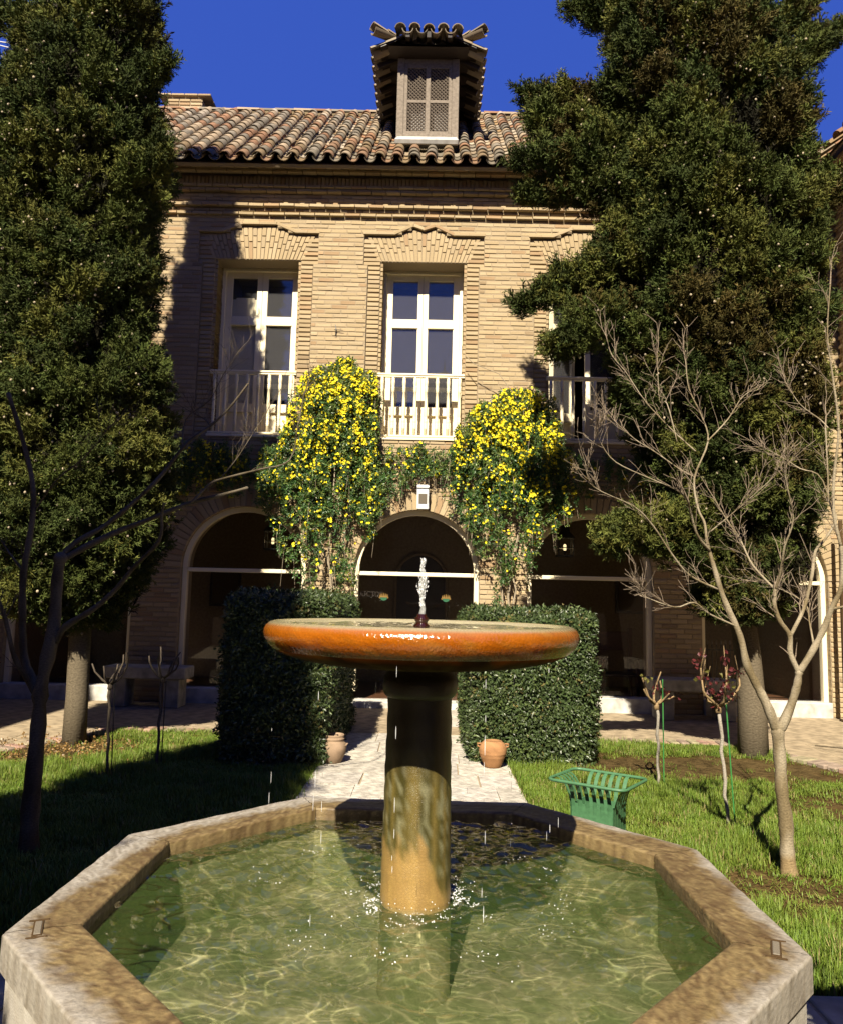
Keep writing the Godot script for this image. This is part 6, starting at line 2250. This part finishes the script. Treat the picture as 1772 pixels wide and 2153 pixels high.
# ---------------------------------------------------------------- things seen through the arches
func lantern(label: String, at: Vector3) -> void:
	var L := thing("hanging_lantern", label, "lantern", at, "lanterns hanging in the arcade")
	var f := MB.new()
	var h := 0.115
	for s in [[-1, -1], [1, -1], [1, 1], [-1, 1]]:
		f.box(Vector3(s[0] * h, 0.15, s[1] * h), Vector3(0.016, 0.30, 0.016), 0.0)
	for y in [0.01, 0.13, 0.29]:
		for s in [-1.0, 1.0]:
			f.box(Vector3(0, y, s * h), Vector3(h * 2.1, 0.014, 0.012), 0.0)
			f.box(Vector3(s * h, y, 0), Vector3(0.012, 0.014, h * 2.1), 0.0)
	f.box(Vector3(0, 0.0, 0), Vector3(h * 2.1, 0.012, h * 2.1), 0.0)
	piece("frame", f.done(), M.iron, L)
	var c := MB.new()
	c.lathe([Vector2(0.165, 0.295), Vector2(0.16, 0.31), Vector2(0.075, 0.40), Vector2(0.07, 0.47), Vector2(0.055, 0.49), Vector2(0.03, 0.52), Vector2(0.028, 0.56), Vector2(0.012, 0.58), Vector2(0.0, 0.60)], 4, Vector3.ZERO)
	c.tube([Vector3(0, 0.58, 0), Vector3(0, 3.59 - at.y, 0)], [0.008], 6)
	piece("hood", c.done(), M.iron, L)
	var b := MB.new()
	b.smooth()
	b.lathe([Vector2(0.0, 0.09), Vector2(0.022, 0.095), Vector2(0.024, 0.17), Vector2(0.016, 0.19), Vector2(0.0, 0.195)], 12, Vector3.ZERO)
	piece("bulb", b.done(), M.bulb, L)
	var s2 := MB.new()
	s2.tube([Vector3(0, 0.0, 0), Vector3(0, 0.088, 0)], [0.02], 8)
	piece("socket", s2.done(), M.iron, L)
	var o := OmniLight3D.new()
	o.name = "bulb_light"
	o.light_color = Color(1.0, 0.86, 0.6)
	o.light_energy = 0.012
	o.light_size = 0.02
	o.omni_range = 12.0
	o.omni_attenuation = 2.0
	o.shadow_enabled = true
	o.position = Vector3(0, 0.14, 0)
	L.add_child(o)

func gallery_things() -> void:
	lantern("black lantern lit in the left arch behind jasmine", Vector3(-2.50, 2.36, -12.55))
	lantern("black lantern lit in the right arch beside the cypress branch", Vector3(2.16, 2.36, -12.55))
	# tall backed chair
	var C := thing("wooden_chair", "dark wooden armchair with plain backboard behind the right arch glass", "chair", Vector3(3.05, 0.07, -12.85))
	for s in [-1.0, 1.0]:
		var l := MB.new()
		l.box(Vector3(s * 0.27, 0.58, -0.22), Vector3(0.06, 1.16, 0.06), 0.006)
		piece("back_leg", l.done(), M.brown_wood, C)
		var l2 := MB.new()
		l2.box(Vector3(s * 0.27, 0.33, 0.24), Vector3(0.055, 0.66, 0.055), 0.006)
		piece("front_leg", l2.done(), M.brown_wood, C)
		var a := MB.new()
		a.box(Vector3(s * 0.27, 0.68, 0.02), Vector3(0.07, 0.035, 0.56), 0.006)
		piece("armrest", a.done(), M.brown_wood, C)
	var bk := MB.new()
	bk.box(Vector3(0, 0.95, -0.22), Vector3(0.48, 0.30, 0.025), 0.004)
	piece("backboard", bk.done(), M.brown_wood, C)
	var se := MB.new()
	se.box(Vector3(0, 0.44, 0.02), Vector3(0.52, 0.05, 0.50), 0.01)
	piece("seat", se.done(), M.dark_wood, C)
	for k in 2:
		var P := thing("framed_picture", "dark framed picture on the gallery wall seen through the right arch" if k == 0 else "dark framed picture on the gallery wall seen through the left arch", "picture", Vector3(3.88, 1.78, -15.17) if k == 0 else Vector3(-3.9, 1.74, -15.17), "pictures on the gallery wall")
		var f := MB.new()
		for s in [-1.0, 1.0]:
			f.box(Vector3(s * 0.27, 0, 0), Vector3(0.05, 0.62, 0.04), 0.005)
			f.box(Vector3(0, s * 0.31, 0), Vector3(0.59, 0.05, 0.041), 0.005)
		piece("frame", f.done(), M.dark_wood, P)
		var cv := MB.new()
		cv.box(Vector3(0, 0, -0.005), Vector3(0.5, 0.58, 0.02), 0.0)
		piece("canvas", cv.done(), M.dark_room, P)
	var G := thing("iron_railing", "small dark iron railing with pale tips behind the right bench", "railing", Vector3(4.45, 0.05, -12.4))
	for k in 8:
		var b := MB.new()
		b.tube([Vector3(-0.24 + 0.07 * k, 0, 0), Vector3(-0.24 + 0.07 * k, 0.98, 0)], [0.009], 6)
		piece("bar", b.done(), M.iron, G)
		var t := MB.new()
		t.lathe([Vector2(0.0, 0.98), Vector2(0.016, 0.99), Vector2(0.016, 1.02), Vector2(0.0, 1.06)], 8, Vector3(-0.24 + 0.07 * k, 0, 0))
		piece("tip", t.done(), M.lead, G)
	var rl := MB.new()
	rl.box(Vector3(0, 0.9, 0), Vector3(0.6, 0.02, 0.014), 0.0)
	rl.box(Vector3(0, 0.12, 0), Vector3(0.6, 0.02, 0.014), 0.0)
	piece("rail", rl.done(), M.iron, G)

# ---------------------------------------------------------------- lawns
func grass_mesh(sd: int) -> ArrayMesh:
	var r := RandomNumberGenerator.new()
	r.seed = sd
	var b := MB.new()
	for i in 11:
		var a := r.randf() * TAU
		var o := Vector3(r.randfn(), 0, r.randfn()) * 0.022
		var d := Vector3(cos(a), 0, sin(a))
		var s := Vector3(-d.z, 0, d.x) * r.randf_range(0.0016, 0.0028)
		var h := r.randf_range(0.035, 0.085)
		var bend := r.randf_range(0.1, 0.9) * h
		var m := o + d * bend * 0.35 + UP * h * 0.62
		var t := o + d * bend + UP * h * (0.98 if bend < 0.06 else 0.85)
		b.quad(o - s, o + s, m + s * 0.8, m - s * 0.8, -d + UP * 0.3)
		b.tri_o(m - s * 0.8, m + s * 0.8, t, -d + UP * 0.5)
	return b.done()

func bare_at(side: int, x: float, z: float) -> float:   # how bare the lawn is: 1 is open soil
	var n2 := 1.1 * nz.get_noise_2d(x * 2.4, z * 2.4 + 11.0)
	var b := 0.0
	if side == 1:
		b = smoothstep(1.12, 0.72, Vector2((x - 2.9) / 1.75, (z + 8.15) / 0.72).length() + n2 * 0.5)
		b = maxf(b, 0.85 * smoothstep(1.1, 0.5, Vector2((x - 2.15) / 0.55, (z + 4.75) / 0.5).length() + n2))
		b = maxf(b, 0.9 * smoothstep(1.1, 0.6, Vector2((x - 3.7) / 0.9, (z + 6.7) / 0.7).length() + n2))
		b = maxf(b, 0.8 * smoothstep(0.36, 0.5, n2))
	else:
		b = smoothstep(1.1, 0.6, Vector2((x + 3.75) / 0.8, (z + 8.3) / 0.9).length() + n2 * 0.5)
		b = maxf(b, 0.6 * smoothstep(0.40, 0.55, n2))
	return b

func lawns() -> void:
	var gm := []
	for q in 3:
		gm.append(grass_mesh(71 + q))
	for side in 2:
		var s := 1.0 if side == 1 else -1.0
		var t := MB.new()
		var xa := 0.84 if side == 1 else -1.03
		t.smooth()
		t.cf = func(p: Vector3) -> Color:
			return Color(0.50, 0.56, 0.18).lerp(Color(1.25, 0.82, 0.50), bare_at(side, p.x, p.z))
		var st := 0.11
		var gx := xa if side == 1 else -4.35
		while gx < (4.35 if side == 1 else xa) - 0.01:
			var gz := -9.45
			while gz < -3.5:
				var q := []
				for e in [[0, 0], [1, 0], [1, 1], [0, 1]]:
					var vx := clampf(gx + st * e[0], -4.35 if side == 0 else xa, 4.35 if side == 1 else xa)
					var vz := minf(gz + st * e[1], -3.48)
					if vz < -7.9:
						vx = clampf(vx, -(4.35 - (-7.9 - vz) * 0.48), 4.35 - (-7.9 - vz) * 0.48)
					q.append(Vector3(vx, 0.002 + 0.02 * nz.get_noise_2d(vx * 1.1, vz * 1.1) * smoothstep(0.0, 0.3, absf(vx - xa)), vz))
				t.quad(q[0], q[1], q[2], q[3], UP)
				gz += st
			gx += st
		struct("lawn_soil_right" if side == 1 else "lawn_soil_left", t.done(), M.turf)
		var xf := [[], [], []]
		var cs := [[], [], []]
		for i in 26000:
			var x := rf(0.84, 4.35) if side == 1 else rf(-4.35, -1.03)
			var z := rf(-9.40, -3.5)
			var ax := absf(x)
			if z < -7.9 and ax > 4.35 - (-7.9 - z) * 0.48:
				continue
			if absf(x - FC.x) < 1.25 and z > FC.z - 1.25 and absf(x - FC.x) + absf(z - FC.z) < 1.78:
				continue
			var n := nz.get_noise_2d(x * 0.55 + 30.0 * side, z * 0.8)
			var n2 := nz.get_noise_2d(x * 2.4, z * 2.4 + 11.0)
			var bare := bare_at(side, x, z)
			if rng.randf() < bare * 0.985 or rng.randf() < 0.12 + 1.1 * n2:
				continue
			var q := rng.randi() % 3
			var sc := rf(0.6, 1.25) * (1.0 + 0.9 * n) * (0.6 if bare > 0.3 else 1.0)
			xf[q].append(Transform3D(Basis(UP, rf(0, TAU)) * Basis.from_scale(Vector3(1.1, sc, 1.1)), Vector3(x, 0.004, z)))
			var g := Color(0.125, 0.215, 0.022).lerp(Color(0.20, 0.25, 0.04), clampf(rng.randf() * 0.8 + n2 * 0.4, 0.0, 1.0))
			if rng.randf() < 0.06:
				g = Color(0.30, 0.25, 0.10)
			cs[q].append(g * rf(0.75, 1.15))
		for q in 3:
			var o := many("grass", gm[q], M.grass, xf[q], cs[q])
			tag(o, "short green grass of the right lawn with bare patches" if side == 1 else "short green grass of the left lawn, mostly in shade", "grass")
	# fallen leaves near the left cypress
	var lx := []
	var lc := []
	for i in 500:
		var p := Vector3(-3.8 + rng.randfn() * 0.45, 0.02, -8.3 + rng.randfn() * 0.5)
		lx.append(Transform3D(along(rv(), rf(0, TAU), Vector3.ONE * rf(0.4, 0.8)), p))
		lc.append(Color(0.30, 0.18, 0.06) * rf(0.6, 1.2))
	tag(many("fallen_leaves", M.rose_leaf, M.leaf, lx, lc), "dry fallen leaves scattered round the left cypress trunk", "leaf litter")
